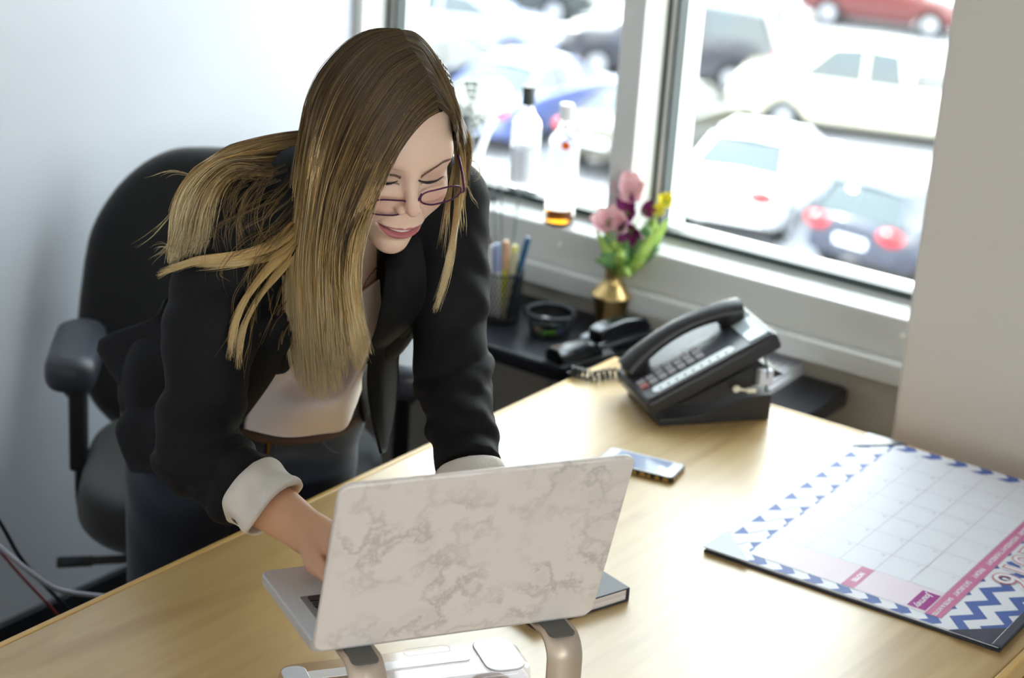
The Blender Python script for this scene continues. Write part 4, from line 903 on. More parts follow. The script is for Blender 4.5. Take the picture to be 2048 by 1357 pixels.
def f_torso(p, e=0.0):
    q = toT(p); m = np.stack([np.abs(q[..., 0]), q[..., 1], q[..., 2]], -1); L = TL
    d = d_ell(m, (0, -.005, .02), (.165, .112, .12))
    d = s_min(d, d_ell(m, (0, 0, .17), (.118, .088, .15)), .05)
    d = s_min(d, d_ell(m, (0, .0, .34), (.138, .098, .14)), .05)
    d = s_min(d, d_ell(m, (.066, .068, .335), (.060, .054, .060)), .035)
    d = s_min(d, d_cap(m, (0, -.012, L-.012), (.135, -.008, L-.02), .058, .050), .05)
    d = s_min(d, d_cap(m, (0, -.02, L+.045), (.10, -.01, L), .030), .05)
    return d-e
def hand(W, side):
    """joints of a typing hand in laptop coordinates, fingers towards the hinge"""
    o = np.array(W); fd_ = np.array([.55 if side > 0 else .05, -1, -.04]); fd_ /= np.linalg.norm(fd_); sd_ = np.array([-fd_[1], fd_[0], 0]); out = []
    for k, (off, ln, kz) in enumerate(((.027, .0, .006), (.009, .005, .008), (-.009, .002, .006), (-.026, -.008, .001))):
        off = off*-side; kn = o+fd_*(.083+ln)+sd_*off+np.array([0, 0, kz]); s = (.92, 1, .95, .78)[k]
        a = kn+fd_*.040*s+sd_*off*.18+np.array([0, 0, .003]); b = a+fd_*.018*s+np.array([0, 0, -.018*s]); c = b+fd_*.008*s+np.array([0, 0, -.017*s]); c[2] = max(c[2], .0085)
        out.append((kn, a, b, c))
    t0 = o+fd_*.025+sd_*(-side)*.020+np.array([0, 0, -.006]); t1 = o+fd_*.055+sd_*(-side)*.045+np.array([0, 0, -.010]); t2 = o+fd_*.085+sd_*(-side)*.052+np.array([0, 0, -.014]); t2[2] = max(t2[2], .012); t3 = t2+fd_*.022+sd_*side*.004; t3[2] = .0105
    return out, (t0, t1, t2, t3)
HANDS = []
for side, w0, el in ((1, (-.100, .236, .034), elR), (-1, (.112, .235, .036), elL)):
    fg, th_ = hand(w0, side); HANDS.append((side, lap2w(*w0), el, [[lap2w(*q) for q in f_] for f_ in fg], [lap2w(*q) for q in th_]))
def f_arm(p, k):
    side, w_, el, fg, th_ = HANDS[k]; sh = (shR, shL)[k]
    s_ = (1, .84)[k]; d = d_cap(p, sh, el, .044*s_, .038*s_); m_ = el*.55+w_*.45
    d = s_min(d, d_cap(p, el, m_, .039*s_, .036*s_), .012); d = s_min(d, d_cap(p, m_, w_, .036*s_, .0255), .02)
    for (kn, a, b, c) in fg:
        d = s_min(d, d_cap(p, w_, kn, .0165, .0105), .014)
        e = d_cap(p, kn, a, .0098, .0084); e = s_min(e, d_cap(p, a, b, .0084, .0076), .003); e = s_min(e, d_cap(p, b, c, .0076, .0066), .003)
        d = s_min(d, e, .004)
    t0, t1, t2, t3 = th_
    e = s_min(d_cap(p, t0, t1, .0150, .0115), d_cap(p, t1, t2, .0112, .0092), .004); e = s_min(e, d_cap(p, t2, t3, .0092, .0078), .003)
    return s_min(d, e, .008)
person = tag(empty('person', (PC[0], PC[1], 0)), 'woman with long blond hair, glasses and black blazer leaning over the desk to type', 'person')
PO = np.array([PC[0], PC[1], 0])
skin = mat('skin', 'e2b597', .46, 0, .4, attr='col', bump=(900, .05, .0006), sss=.25)
# head, neck and throat
def f_head_w(p): return s_min(f_face(toH(p)), f_neck(p), .03)
def f_upper(p): return s_min(f_head_w(p), f_torso(p), .045)
def fh_local(q):
    p = (q.astype(f32)@HA.astype(f32)+HO.astype(f32)); return s_min(f_face(q), s_min(f_neck(p), f_torso(p), .045), .022)
Vh, Fh = surface_nets(fh_local, (-.088, -.125, -.137), (.088, .125, .135), .00135)
Vh = relax(Vh, Fh, 2)
def bl(c, d, t): return c*(1-t[:, None])+np.array(d)[None]*t[:, None]
base = np.array(hexc('efcdb8')); col = np.repeat(base[None], len(Vh), 0)
x_, y_, z_ = Vh.T; ax_ = np.abs(x_)
def blob(cx_, cy_, cz_, r, p=2): return np.exp(-(((ax_-cx_)/r[0])**2+((y_-cy_)/r[1])**2+((z_-cz_)/r[2])**2)**(p/2))
col = bl(col, hexc('dd9383'), .45*blob(.042, .06, -.045, (.022, .05, .018)))
col = bl(col, hexc('dc9a86'), .35*blob(0, .105, -.043, (.012, .02, .010)))
col = bl(col, hexc('b98272'), .6*blob(.030, .072, -.008, (.018, .02, .009)))
col = bl(col, hexc('4a2a25'), np.clip(1-np.abs(z_+.0168-(ax_-.03)*.05)/.0017, 0, 1)*((ax_ > .014) & (ax_ < .046) & (y_ > .06))*.9)
zc_ = -.0795+.0045*(ax_/.028)**2; inm_ = np.sqrt(np.clip(1-(ax_/.029)**2, 0, 1))
up_l = zc_+inm_*(.0072+.0012*np.exp(-((ax_-.005)/.004)**2)-.0010*np.exp(-(ax_/.0025)**2)); lo_l = zc_-inm_*.0110
lipm = np.clip((up_l-z_)/.0010, 0, 1)*np.clip((z_-lo_l)/.0010, 0, 1)*(y_ > .06)*(ax_ < .029)
col = bl(col, hexc('b8606a'), lipm*.88)
col = bl(col, hexc('5a2226'), .85*np.exp(-((z_-zc_)/.0016)**2)*(ax_ < .027)*(y_ > .06))
col = bl(col, hexc('7d4438'), np.clip(1-d_ell(np.stack([ax_, y_, z_], 1), (.0062, .0975, -.0545), (.0034, .005, .0034))/.0015, 0, 1)*.6)
Wh = Vh@HA+HO
parts = [(Wh, Fh, col)]
# arms and hands, then the trunk below the head block
for k in (0, 1):
    side, w_, el, fg, th_ = HANDS[k]; pts_ = np.array([w_, el]+[q for f_ in fg for q in f_]+list(th_)); lo, hi = pts_.min(0)-.05, pts_.max(0)+.05
    V_, F_ = surface_nets(lambda p: f_arm(p, k), lo, hi, .0028); V_ = relax(V_, F_, 2); c_ = np.repeat(np.array(hexc('e0ae8c'))[None], len(V_), 0)
    tips = np.array([f_[3] for f_ in fg]+[f_[0] for f_ in fg]+[th_[3]]); dd_ = np.sqrt(((V_[:, None]-tips[None])**2).sum(-1)).min(1); c_ = bl(c_, hexc('d98f78'), .5*np.exp(-(dd_/.014)**2))
    parts.append((V_, F_, c_))
lo = np.minimum(PC-.22, shM-.26); hi = np.maximum(PC+.2, shM+.26)
def f_trunk(p):
    d = s_min(f_torso(p), f_neck(p), .04)
    for sh, el in ((shR, elR), (shL, elL)): d = s_min(d, d_cap(p, sh, el, .047, .040), .03)
    for s in (-1, 1):
        hp = PC+hd*s*.088+np.array([0, 0, -.02]); kn = np.array([hp[0]-.02, hp[1]+.0, .47])+hd*s*.01; an = np.array([kn[0]-.05, kn[1]+.02, .09])
        d = s_min(d, d_cap(p, hp, kn, .078, .052), .04); d = s_min(d, d_cap(p, kn, an, .050, .032), .03)
    return d
V_, F_ = surface_nets(f_trunk, (lo[0]-.05, lo[1]-.05, .06), hi+.03, .0065); keep = None
V_ = relax(V_, F_, 1); parts.append((V_, F_, np.repeat(np.array(hexc('efcdb8'))[None], len(V_), 0)))
allV = np.vstack([a for a, _, _ in parts]); off_ = 0; allF = []
for a, b_, _ in parts: allF.append(b_+off_); off_ += len(a)
np_mesh('body', allV-PO, np.vstack(allF), skin, person, np.vstack([c for _, _, c in parts]))
# teeth, lashes, brows
def hmesh(b): b.v = [tuple(H2W(v)-PO) for v in b.v]; return b
b = MB(); b.tube([(x, .0868-20*x*x, -.0782+6*x*x) for x in np.linspace(-.018, .018, 15)], [.0012+.0016*(1-abs(t)**2) for t in np.linspace(-1, 1, 15)], 8); hmesh(b).build('teeth', mat('teeth', 'f3eee6', .2), person)
lash = mat('lash', '1c1210', .6); brow = mat('brow_hair', '77594a', .7)
for nm, lpts in (('lashes', [(838, 361.5), (848, 364.5), (860, 365.5), (874, 361.5), (887, 353)]), ('lashes', [(757, 367), (766, 367), (776, 368), (786, 366), (795, 362)])):
    def snap(px, py): t = hit(f_head_w, px, py); return P(px, py, t-.0006)
    b = MB(); c = catmull([snap(*q) for q in lpts], 18); b.tube([tuple(q-PO) for q in c], [.0004+.0011*math.sin(math.pi*min(1, .15+i/18)) for i in range(18)], 6)
    for i in range(1, 18):
        for j in range(3):
            q = c[i]+(c[i]-c[i-1])*(j/3-.3); kk_ = .55+.25*math.sin(i*2.3+j*4); dn = (HA[1]*(.0040+.003*i/18)-HA[2]*(.0030-.002*i/18))*kk_+HA[0]*(.0035*(i/18-.3)*(1 if nm and lpts[0][0] > 800 else -1)); 
            b.tube([tuple(q-PO), tuple(q+dn*.5-PO), tuple(q+dn+HA[2]*.0012-PO)], [.00016, .00012, .00005], 3)
    b.build(nm, lash, person)
for bp_ in ([(842, 354), (854, 346), (870, 336), (885, 326), (899, 320)], [(802, 356), (790, 352), (776, 350), (764, 351), (752, 355)]):
    b = MB(); c = catmull([snap(*q) for q in bp_], 40); rg = np.random.RandomState(3)
    for i in range(39):
        tn = c[min(i+1, 39)]-c[max(i-1, 0)]; tn /= np.linalg.norm(tn)+1e-9
        for j in range(5):
            wd = .0021*(1-.6*i/39); q = c[i]+HA[2]*(rg.rand()-.5)*2*wd; e = q+tn*.0055+HA[2]*(.0012-(q-c[i])@HA[2]*.6)+HA[1]*.0003
            b.tube([tuple(q-PO), tuple((q+e)/2+HA[1]*.0004-PO), tuple(e-PO)], [.00032, .00028, .0001], 3)
    b.build('eyebrow', brow, person)
# ---- garments
def folds(p, a, b, amp, wl, ph=0):
    a = np.array(a, f32); b = np.array(b, f32); ba = b-a; L = np.linalg.norm(ba); h = (p-a)@(ba/L); q = p-a-h[..., None]*(ba/L)
    s = q@np.array(TA[0], f32); t = q@np.array(CM[2], f32)
    u = h/wl*6.283+ph+30*s+18*t+2.6*np.sin(h*19+s*26+ph); v = h/wl*3.9-44*s+26*t+3*np.sin(h*14-s*31)
    return amp*(np.abs(np.sin(u*.5))**.7*-1+.5+.5*np.sin(v))*np.clip(h/.05, 0, 1)*(.35+.65*np.exp(-((h-L*.92)/(L*.35))**2))
def f_sleeve(p, k):
    sh = (shR, shL)[k]; el = (elR, elL)[k]; w_ = HANDS[k][1]; ce = el+(w_-el)*(.50 if k == 0 else .70); r = (.060, .054, .048, .047) if k == 0 else (.060, .050, .045, .041)
    md = el*.5+sh*.5
    d = s_min(d_cap(p, sh, md, r[0], r[1]), d_cap(p, md, el, r[1], r[2]), .02); d = s_min(d, d_cap(p, el, ce, r[2], r[3]), .02)
    d = d+folds(p, sh, el, .0070, .052, k)+folds(p, el, ce, .0060, .040, 1)
    n = (w_-el)/np.linalg.norm(w_-el); cut = (p-ce.astype(f32))@n.astype(f32)
    return s_max(d, cut, .004)
def f_jack(p):
    d = f_torso(p, .017); q = toT(p)
    d = s_min(d, d_ell(q, (0, -.010, .02), (.176, .125, .115)), .05)
    d = s_max(d, -(q[..., 2]+.02), .01)
    d = d+.0018*np.sin(q[..., 0]*60+q[..., 2]*38)+.0015*np.sin(q[..., 2]*75-q[..., 0]*30)
    # front opening: a wedge between the two front edges
    zz = q[..., 2]; xl = np.interp(zz, OPZ, OPL).astype(f32); xr = np.interp(zz, OPZ, OPR).astype(f32)
    op = np.maximum(np.maximum(xl-q[..., 0], q[..., 0]-xr), -(q[..., 1]-.0))
    d = s_max(d, -op, .006)
    col_ = d_cap(p, NK0, NK1+(NK1-NK0)*.2, .062, .066); d = s_max(d, -col_, .006)
    for k in (0, 1): d = s_min(d, f_sleeve(p, k), .022)
    return d
def px2T(px, py, y=.10):
    d = ray(px, py); o = PC-np.array([0, 0, CAMZ]); t = (y+o@TA[1])/(d@TA[1]); return TA@(d*t-o)
LE = [px2T(*q) for q in ((655, 500), (612, 600), (575, 690), (545, 760), (505, 815), (468, 856), (440, 900))]
RE = [px2T(*q) for q in ((775, 500), (771, 555), (757, 640), (738, 700), (722, 745), (728, 800), (735, 900))]
OPZ = np.linspace(-.2, .6, 40)
le = sorted([(q[2], q[0]) for q in LE]); re_ = sorted([(q[2], q[0]) for q in RE])
OPL = np.interp(OPZ, [a for a, _ in le], [b_ for _, b_ in le]); OPR = np.interp(OPZ, [a for a, _ in re_], [b_ for _, b_ in re_])
OPL = np.minimum(OPL, OPR-.02)
jm = mat('jacket_wool', '0f0f11', .75, 0, .28, noise=(500, 2, '141417', .3, .7, (1, 1, 1)), bump=(900, .35, .0012))
lo = np.min([PC-.24, shR-.1, shL-.1, elR-.1, elL-.1, wrR-.03, wrL], 0); hi = np.max([PC+.2, shR+.1, shL+.1, elR+.08, elL+.08, wrL+.03, wrR], 0)
V_, F_ = surface_nets(f_jack, lo, hi, .0048); V_ = relax(V_, F_, 2); jv = [V_]; jf = [F_]
def sheet(rows, n=22, m_=22, th=.003, fn=None, off=.004, wav=0):
    """a cloth panel through control points (bearing and distance), given real thickness"""
    R_ = [catmull([P(*q) for q in r], n) for r in rows]; G = np.stack([catmull([R_[i][j] for i in range(len(R_))], m_) for j in range(n)], 1)   # m_ x n x 3
    du = np.gradient(G, axis=0); dv2 = np.gradient(G, axis=1); N_ = np.cross(du, dv2); N_ /= np.linalg.norm(N_, axis=-1, keepdims=True)+1e-9
    if wav: G = G+N_*(wav*np.sin(np.linspace(0, 17, n))[None, :, None]*np.linspace(0, 1, m_)[:, None, None])
    A_ = G+N_*th/2; B_ = G-N_*th/2; V = np.vstack([A_.reshape(-1, 3), B_.reshape(-1, 3)]); K = n*m_; F = []
    for i in range(m_-1):
        for j in range(n-1):
            a = i*n+j; F.append((a, a+1, a+n+1, a+n)); F.append((K+a, K+a+n, K+a+n+1, K+a+1))
    for i in range(m_-1):
        for j in (0, n-1): a = i*n+j; F.append((a, a+n, K+a+n, K+a))
    for j in range(n-1):
        for i in (0, m_-1): a = i*n+j; F.append((a, K+a, K+a+1, a+1))
    return V, np.array(F)
def bd(px, py, extra=0.0):
    t = hit(lambda p: s_min(f_torso(p, .004), f_neck(p), .03), px, py); t = 2.6 if t is None else t
    return (px, py, t-.011-extra)
jS = [sheet([[(690, 470, 2.36), (655, 480, 2.35), (600, 480, 2.36)], [bd(628, 590, .012), bd(600, 590, .012), bd(540, 590, .0)], [bd(600, 650, .022), bd(570, 655, .02), (500, 660, 2.40)], [bd(575, 700, .034), bd(540, 700, .03), (470, 715, 2.46)], [(549, 752, 2.47), (515, 752, 2.47), (455, 770, 2.50)], [(511, 806, 2.535), (485, 806, 2.52), (440, 820, 2.53)], [(473, 853, 2.61), (455, 855, 2.58), (425, 866, 2.58)]], n=16, m_=40, th=.004), sheet([[(330, 600, 2.64), (400, 560, 2.60), (500, 560, 2.56)], [(300, 640, 2.72), (390, 650, 2.64), (500, 660, 2.58)], [(196, 689, 2.80), (330, 735, 2.70), (480, 760, 2.62)], [(254, 800, 2.73), (350, 810, 2.66), (480, 820, 2.64)], [(233, 862, 2.71), (340, 870, 2.64), (480, 880, 2.64)], [(262, 944, 2.70), (350, 948, 2.63), (440, 946, 2.64)]], th=.005, wav=.004),
      sheet([[(768, 640, 2.47), (800, 640, 2.49), (845, 632, 2.51)], [(745, 690, 2.50), (772, 690, 2.52), (800, 700, 2.56)], [(735, 760, 2.53), (765, 760, 2.55), (795, 760, 2.60)], [(745, 840, 2.56), (768, 835, 2.58), (788, 825, 2.62)], [(762, 908, 2.58), (767, 906, 2.59), (772, 900, 2.60)]], n=14, th=.004),
      sheet([[(772, 520, 2.385), (800, 500, 2.38), (840, 470, 2.40)], [(770, 556, 2.375), (806, 560, 2.375), (850, 560, 2.41)], [(756, 640, 2.405), (795, 640, 2.41), (838, 630, 2.45)], [(740, 700, 2.45), (752, 696, 2.46), (775, 690, 2.49)]], n=14, th=.005)]
for a, b_ in jS: jv.append(a); jf.append(b_)
o_ = 0; ff = []
for a, b_ in zip(jv, jf): ff.append(b_+o_); o_ += len(a)
jo = np_mesh('blazer', np.vstack(jv)-PO, np.vstack(ff), jm, person); jo['label'] = 'open black blazer with sleeves rolled at the cuffs'
# rolled white cuffs
cm_ = mat('cuff_lining', 'e6dfd6', .7, bump=(250, .3, .002), noise=(18, 3, 'd5ccc2', .4, .7, (1, 1, 1)))
for k in (0, 1):
    el = (elR, elL)[k]; w_ = HANDS[k][1]; n_ = (w_-el)/np.linalg.norm(w_-el); fr_ = (.40, .66)[k]; c0_ = el+(w_-el)*fr_; ln = (.056, .040)[k]; r0, r1 = ((.0455, .044), (.043, .041))[k]
    up_ = np.cross(n_, CM[0]); up_ /= np.linalg.norm(up_)
    def f_cuff(p):
        c1_ = c0_+n_*ln; pa = p-c0_.astype(f32); h = pa@n_.astype(f32); s = pa@up_.astype(f32)
        hh = h-.012*np.sin(s*40)-.006
        o = d_cap(p, c0_-n_*.05, c1_+n_*.05, r0, r1)+.0016*np.sin(s*120+h*90)+.0018*np.sin(s*55-h*160+1)
        i = d_cap(p, c0_-n_*.05, c1_+n_*.08, r0-.006, r1-.005)+.002*np.sin(s*55)
        o = s_max(o, hh-ln, .004); o = s_max(o, -hh-.004, .004); i = np.maximum(i, -(h-ln*.35)); return s_max(o, -i, .003)
    V_, F_ = surface_nets(f_cuff, np.minimum(c0_, c0_+n_*ln)-.075, np.maximum(c0_, c0_+n_*ln)+.075, .0022); V_ = relax(V_, F_, 2); np_mesh('cuff', V_-PO, F_, cm_, person)
# blouse
blm = mat('blouse_silk', 'ecdcd3', .55, 0, .4, bump=(30, .15, .004), sheen=.2)
rows = [[bd(600, 560), bd(625, 600), bd(650, 622), bd(680, 613), bd(728, 581), bd(771, 550), bd(800, 530)],
        [bd(580, 610), bd(610, 650), bd(650, 665), bd(690, 650), bd(735, 625), bd(775, 600), bd(800, 580)],
        [bd(560, 690), bd(605, 700, .004), bd(648, 700, .006), bd(692, 690, .006), bd(732, 672, .004), bd(757, 655), bd(772, 645)],
        [bd(548, 725, .0), bd(590, 735, .010), bd(640, 740, .014), bd(688, 728, .014), bd(726, 708, .006), bd(745, 690), bd(758, 680)]]
rows += [[(505, 785, 2.66), (545, 800, 2.58), (610, 805, 2.53), (670, 800, 2.53), (705, 780, 2.55), (724, 750, 2.60), (726, 730, 2.64)],
         [(460, 850, 2.70), (505, 862, 2.63), (570, 874, 2.585), (640, 868, 2.58), (688, 858, 2.60), (708, 818, 2.63), (722, 780, 2.68)]]
V_, F_ = sheet(rows, n=60, m_=60, th=.002); bo_ = np_mesh('blouse', V_-PO, F_, blm, person); bo_['label'] = 'pale pink white blouse'
# jeans
def f_jeans(p):
    q = toT(p); d = s_min(d_ell(q, (0, -.005, .005), (.166, .112, .115)), f_torso(p, .005), .02)
    for s in (-1, 1):
        hp = PC+hd*s*.090+np.array([0, 0, -.03]); kn = np.array([hp[0]-.02, hp[1], .47])+hd*s*.01; an = np.array([kn[0]-.05, kn[1]+.02, .09])
        d = s_min(d, d_cap(p, hp, kn, .090, .062), .035); d = s_min(d, d_cap(p, kn, an, .062, .045), .03)
    d = s_max(d, q[..., 2]-.128, .006); d = np.maximum(d, .07-p[..., 2])
    return d+.0018*np.sin(q[..., 2]*90+q[..., 0]*28)*np.clip(1.2-np.abs(q[..., 2])*6, 0, 1)
den = mat('jeans_denim', '121722', .8, noise=(700, 2, '1b2537', .35, .7, (1, 1, 1)), bump=(900, .4, .001), sheen=.2)
V_, F_ = surface_nets(f_jeans, (PC[0]-.24, PC[1]-.26, .05), (PC[0]+.22, PC[1]+.26, PC[2]+.18), .006); V_ = relax(V_, F_, 2)
jn = np_mesh('jeans', V_-PO, F_, den, person)
def jd(px, py, off=.001): t = hit(f_jeans, px, py); return None if t is None else P(px, py, t-off)
zp = [jd(px, py, .005) for px, py in ((537, 884), (537, 897), (534, 915))]
if all(z is not None for z in zp): MB().tube([tuple(q-PO) for q in zp], .0034, 6, flat=.5).build('zip', mat('zip_brass', 'a9772c', .35, .9), jn)
for r_ in ([(552, 890), (552, 915), (540, 945), (528, 960)], [(500, 905), (470, 930), (430, 950)], [(562, 890), (555, 925), (540, 950)], [(640, 880), (670, 905), (715, 900)]):
    q = [jd(*a) for a in r_]
    if all(z is not None for z in q): MB().tube([tuple(v-PO) for v in catmull(q, 12)], .0007, 5).build('seam', mat('denim_thread', '47536b', .6), jn)
belt = []
for px, py in ((478, 862), (500, 871), (530, 880), (575, 884), (640, 878), (690, 862), (715, 838)):
    t = jd(px, py, .002)
    if t is not None: belt.append(tuple(t-PO))
if len(belt) > 2: MB().tube(belt, .0065, 10, flat=.35, up=CM[2]).build('belt', mat('belt_leather', '3a241a', .5), person)
for s in (-1, 1):
    hp = PC+hd*s*.1; c = np.array([hp[0]-.07, hp[1]+.02, 0])
    b = MB(); G = []
    for z, L_, W_ in ((.0, .115, .040), (.02, .12, .043), (.05, .10, .040), (.09, .055, .042), (.14, .048, .044)): G.append([tuple(c+hf*(L_*math.cos(a)+(L_-.05)*.5+.02)+hd*W_*math.sin(a)+np.array([0, 0, z])-PO) for a in np.linspace(0, 2*math.pi, 20, endpoint=False)])
    b.grid(G, closed=True); b.add(G[0], [tuple(range(20))]); b.build('boot', mat('boot_leather', '17120f', .4), person)
# glasses
gm = mat('glasses_frame', '5b2f55', .3, .5, .6); lensm = thin_glass('lens', 'faf8fa', .02)
gl_ = empty('glasses', (0, 0, 0)); gl_.parent = person; gl_['label'] = 'purple metal framed glasses worn low on the nose'
def lens(c, sgn):
    c = np.array(c); pts = []
    for k in range(33):
        a = 2*math.pi*k/32; ex = .0262*abs(math.cos(a))**.8*np.sign(math.cos(a)); ez = .0108*abs(math.sin(a))**.75*np.sign(math.sin(a)); pts.append(c+np.array([ex, -abs(sgn*ex+.01)*.16, ez+(.13 if sgn > 0 else .02)*ex]))
    return pts
cL = HP(884, 393, .094); cR = HP(777, 417, .094)
for c, sg in ((cL, 1), (cR, -1)):
    p_ = lens(c, sg); MB().tube([tuple(H2W(q)-PO) for q in p_], .0011, 8).build('rim', gm, gl_)
    b = MB(); b.add([tuple(H2W(q)-PO) for q in p_[:-1]], [tuple(range(32))]); b.build('lens', lensm, gl_)
MB().tube([tuple(H2W(q)-PO) for q in catmull([cR+(.0262, -.002, .003), (cL+cR)/2+np.array([0, .004, .004]), cL+(-.0262, -.002, .003)], 10)], .0013, 8).build('bridge', gm, gl_)
for c, sg in ((cL, 1), (cR, -1)):
    st_ = c+np.array([sg*.0262, -.004, .002]); MB().tube([tuple(H2W(q)-PO) for q in catmull([st_, st_+np.array([sg*(.006 if sg > 0 else .001), -.006-(.0 if sg > 0 else .008), .002]), np.array([sg*(.078 if sg > 0 else .062), .040, -.008]), np.array([sg*(.079 if sg > 0 else .070), -.005, .002]), np.array([sg*(.077 if sg > 0 else .073), -.025, -.016])], 22)], .0016, 8, flat=.6).build('temple', gm, gl_)
# necklace
nk = []
for px, py in ((766, 522), (756, 532), (745, 545), (733, 562), (722, 590), (712, 625)):
    t = hit(f_trunk, px, py); t2 = hit(f_head_w, px, py)
    t = max([q for q in (t, t2) if q] or [2.4]); nk.append(tuple(P(px, py, t-.003)-PO))
nk += [tuple(P(700, 655, 2.36)-PO), tuple(P(696, 680, 2.37)-PO)]
ch_ = MB(); cc2 = catmull(nk, 60)
ch_.tube([tuple(q) for q in cc2], .0006, 5)
for q in cc2[::3]: ch_.ball(tuple(q), .0011, 6, 4)
ch_ = ch_.build('necklace', mat('gold_chain', 'c9a873', .25, 1), person)
MB().lathe([(0, -.012), (.0012, -.008), (.0016, 0), (.0008, .003), (0, .004)], 10, Matrix.Translation(Vector(cc2[-1]))).build('pendant', mat('pendant_brown', '6f3a28', .3, .6), person)
# ------------------------------------------------------------------ hair
RG = np.random.RandomState(11)
def f_skull(p): return f_face(toH(p))-.013
def f_over(p): return f_jack(p)-.004
def G3(g, n, solid=None, fb=2.35, off=0.0):
    """control points (bearing, bearing[, distance]); a missing distance is found on the solid under it"""
    out = []; last = fb
    ts = [q[2] if len(q) == 3 else hit(solid, q[0], q[1], off=off+(q[3] if len(q) == 4 else 0)) for q in g]
    for i, t in enumerate(ts):
        if t is None:
            nb_ = [ts[j] for j in (i-1, i+1, i-2, i+2) if 0 <= j < len(ts) and ts[j] is not None]; ts[i] = nb_[0] if nb_ else fb
    return catmull([P(q[0], q[1], t) for q, t in zip(g, ts)], n)
C_ROOT, C_MID, C_GOLD, C_TIP = [np.array(hexc(h)) for h in ('43382f', '6a553e', 'efc686', 'ffecbe')]
def hair_col(t, dark=0.0, gold=0.0):
    """t: 0 at the root to 1 at the tip; (N,)"""
    t = np.clip(t, 0, 1)[:, None]; c = np.where(t < .40, C_ROOT+(C_MID-C_ROOT)*(t/.40), np.where(t < .64, C_MID+(C_GOLD-C_MID)*((t-.40)/.24), C_GOLD+(C_TIP-C_GOLD)*np.minimum(1, (t-.64)/.20)))
    c = c*(1-dark); return c*(1-gold)+np.array(hexc('dcb064'))*gold
HV, HF, HC_ = [], [], []; HN = 0
def add_strands(S, T, rad, dark, gold):
    """S (k, n, 3) centre lines, T (k, n) colour parameter"""
    global HN
    k, n, _ = S.shape
    tg = np.gradient(S, axis=1); tg /= np.linalg.norm(tg, axis=2, keepdims=True)+1e-9
    vw = np.array(CM[2]); a = np.cross(tg, vw); a /= np.linalg.norm(a, axis=2, keepdims=True)+1e-9; b = np.cross(tg, a)
    tp = np.clip((1-np.linspace(0, 1, n))*5, .25, 1)[None, :, None]*np.asarray(rad)[:, None, None]
    ring = [S+(a*math.cos(q)+b*math.sin(q))*tp for q in (0, 2.094, 4.189)]
    V = np.stack(ring, 2).reshape(-1, 3)
    base = (np.arange(k)[:, None]*n+np.arange(n-1)[None])*3
    F = [np.stack([base+j, base+(j+1) % 3, base+3+(j+1) % 3, base+3+j], -1).reshape(-1, 4) for j in range(3)]
    c = hair_col(T.reshape(-1), np.repeat(dark, n)[:, None], np.repeat(gold, n)[:, None]); c = np.repeat(c, 3, axis=0)
    HV.append(V); HF.append(np.vstack(F)+HN); HC_.append(c); HN += len(V)
def sheet_hair(guides, num, n=26, solid=f_skull, fb=2.35, jit=.0022, depth=.003, t0=0.0, t1=1.0, endvar=.18, rad=.00048, off=0, gold=0.0, dark=.0, wave=.0015, ubias=None):
    G = np.stack([G3(g, n, solid, fb, off) for g in guides]); m = len(G)
    cl = RG.rand(num//26+1)                                            # locks: strands gather around common positions
    ci = RG.randint(0, len(cl), num); csh = (RG.randn(len(cl))*.09)[ci]; u = cl[ci]+RG.randn(num)*.009; u = np.where(RG.rand(num) < .25, RG.rand(num), u); u = np.clip(u, 0, 1)
    if ubias: u = u**ubias
    x = u*(m-1); i = np.minimum(x.astype(int), m-2); f = (x-i)[:, None, None]; f = f*f*(3-2*f)*.35+f*.65
    S = G[i]*(1-f)+G[i+1]*f
    L = 1-endvar*RG.rand(num)**1.5-(.20*np.clip((u-.55)/.3, 0, 1)*RG.rand(num) if ubias else 0)-.22*(RG.rand(num) < .12)*RG.rand(num); tt = np.linspace(0, 1, n)[None]*L[:, None]*(n-1)
    j = np.minimum(tt.astype(int), n-2); fr = (tt-j)[..., None]; r_ = np.arange(num)[:, None]; S = S[r_, j]*(1-fr)+S[r_, j+1]*fr
    tl = tt/(n-1)
    side = np.gradient(S, axis=1); side /= np.linalg.norm(side, axis=2, keepdims=True)+1e-9; vw = np.array(CM[2]); sd_ = np.cross(side, vw)
    g1 = RG.randn(num)[:, None, None]; ph = RG.rand(num)[:, None]*6.28; fq = 1.2+2.2*RG.rand(num)[:, None]
    amp = (jit*(.4+1.6*tl))[..., None]
    S = S+sd_*g1*amp+sd_*(wave*np.sin(tl*6.28*fq+ph)*tl)[..., None]+vw*((RG.rand(num)[:, None]*depth*(.15+.85*np.clip(tl*2.2, 0, 1))))[..., None]
    add_strands(S, t0+(t1-t0)*tl+(csh[:, None]+RG.randn(num)[:, None]*.09)*np.clip(tl*3, .3, 1), rad*(.75+.5*RG.rand(num)), np.clip(dark+.62*RG.rand(num)**3, 0, .8), np.clip(gold+.22*RG.rand(num)**2, 0, 1))
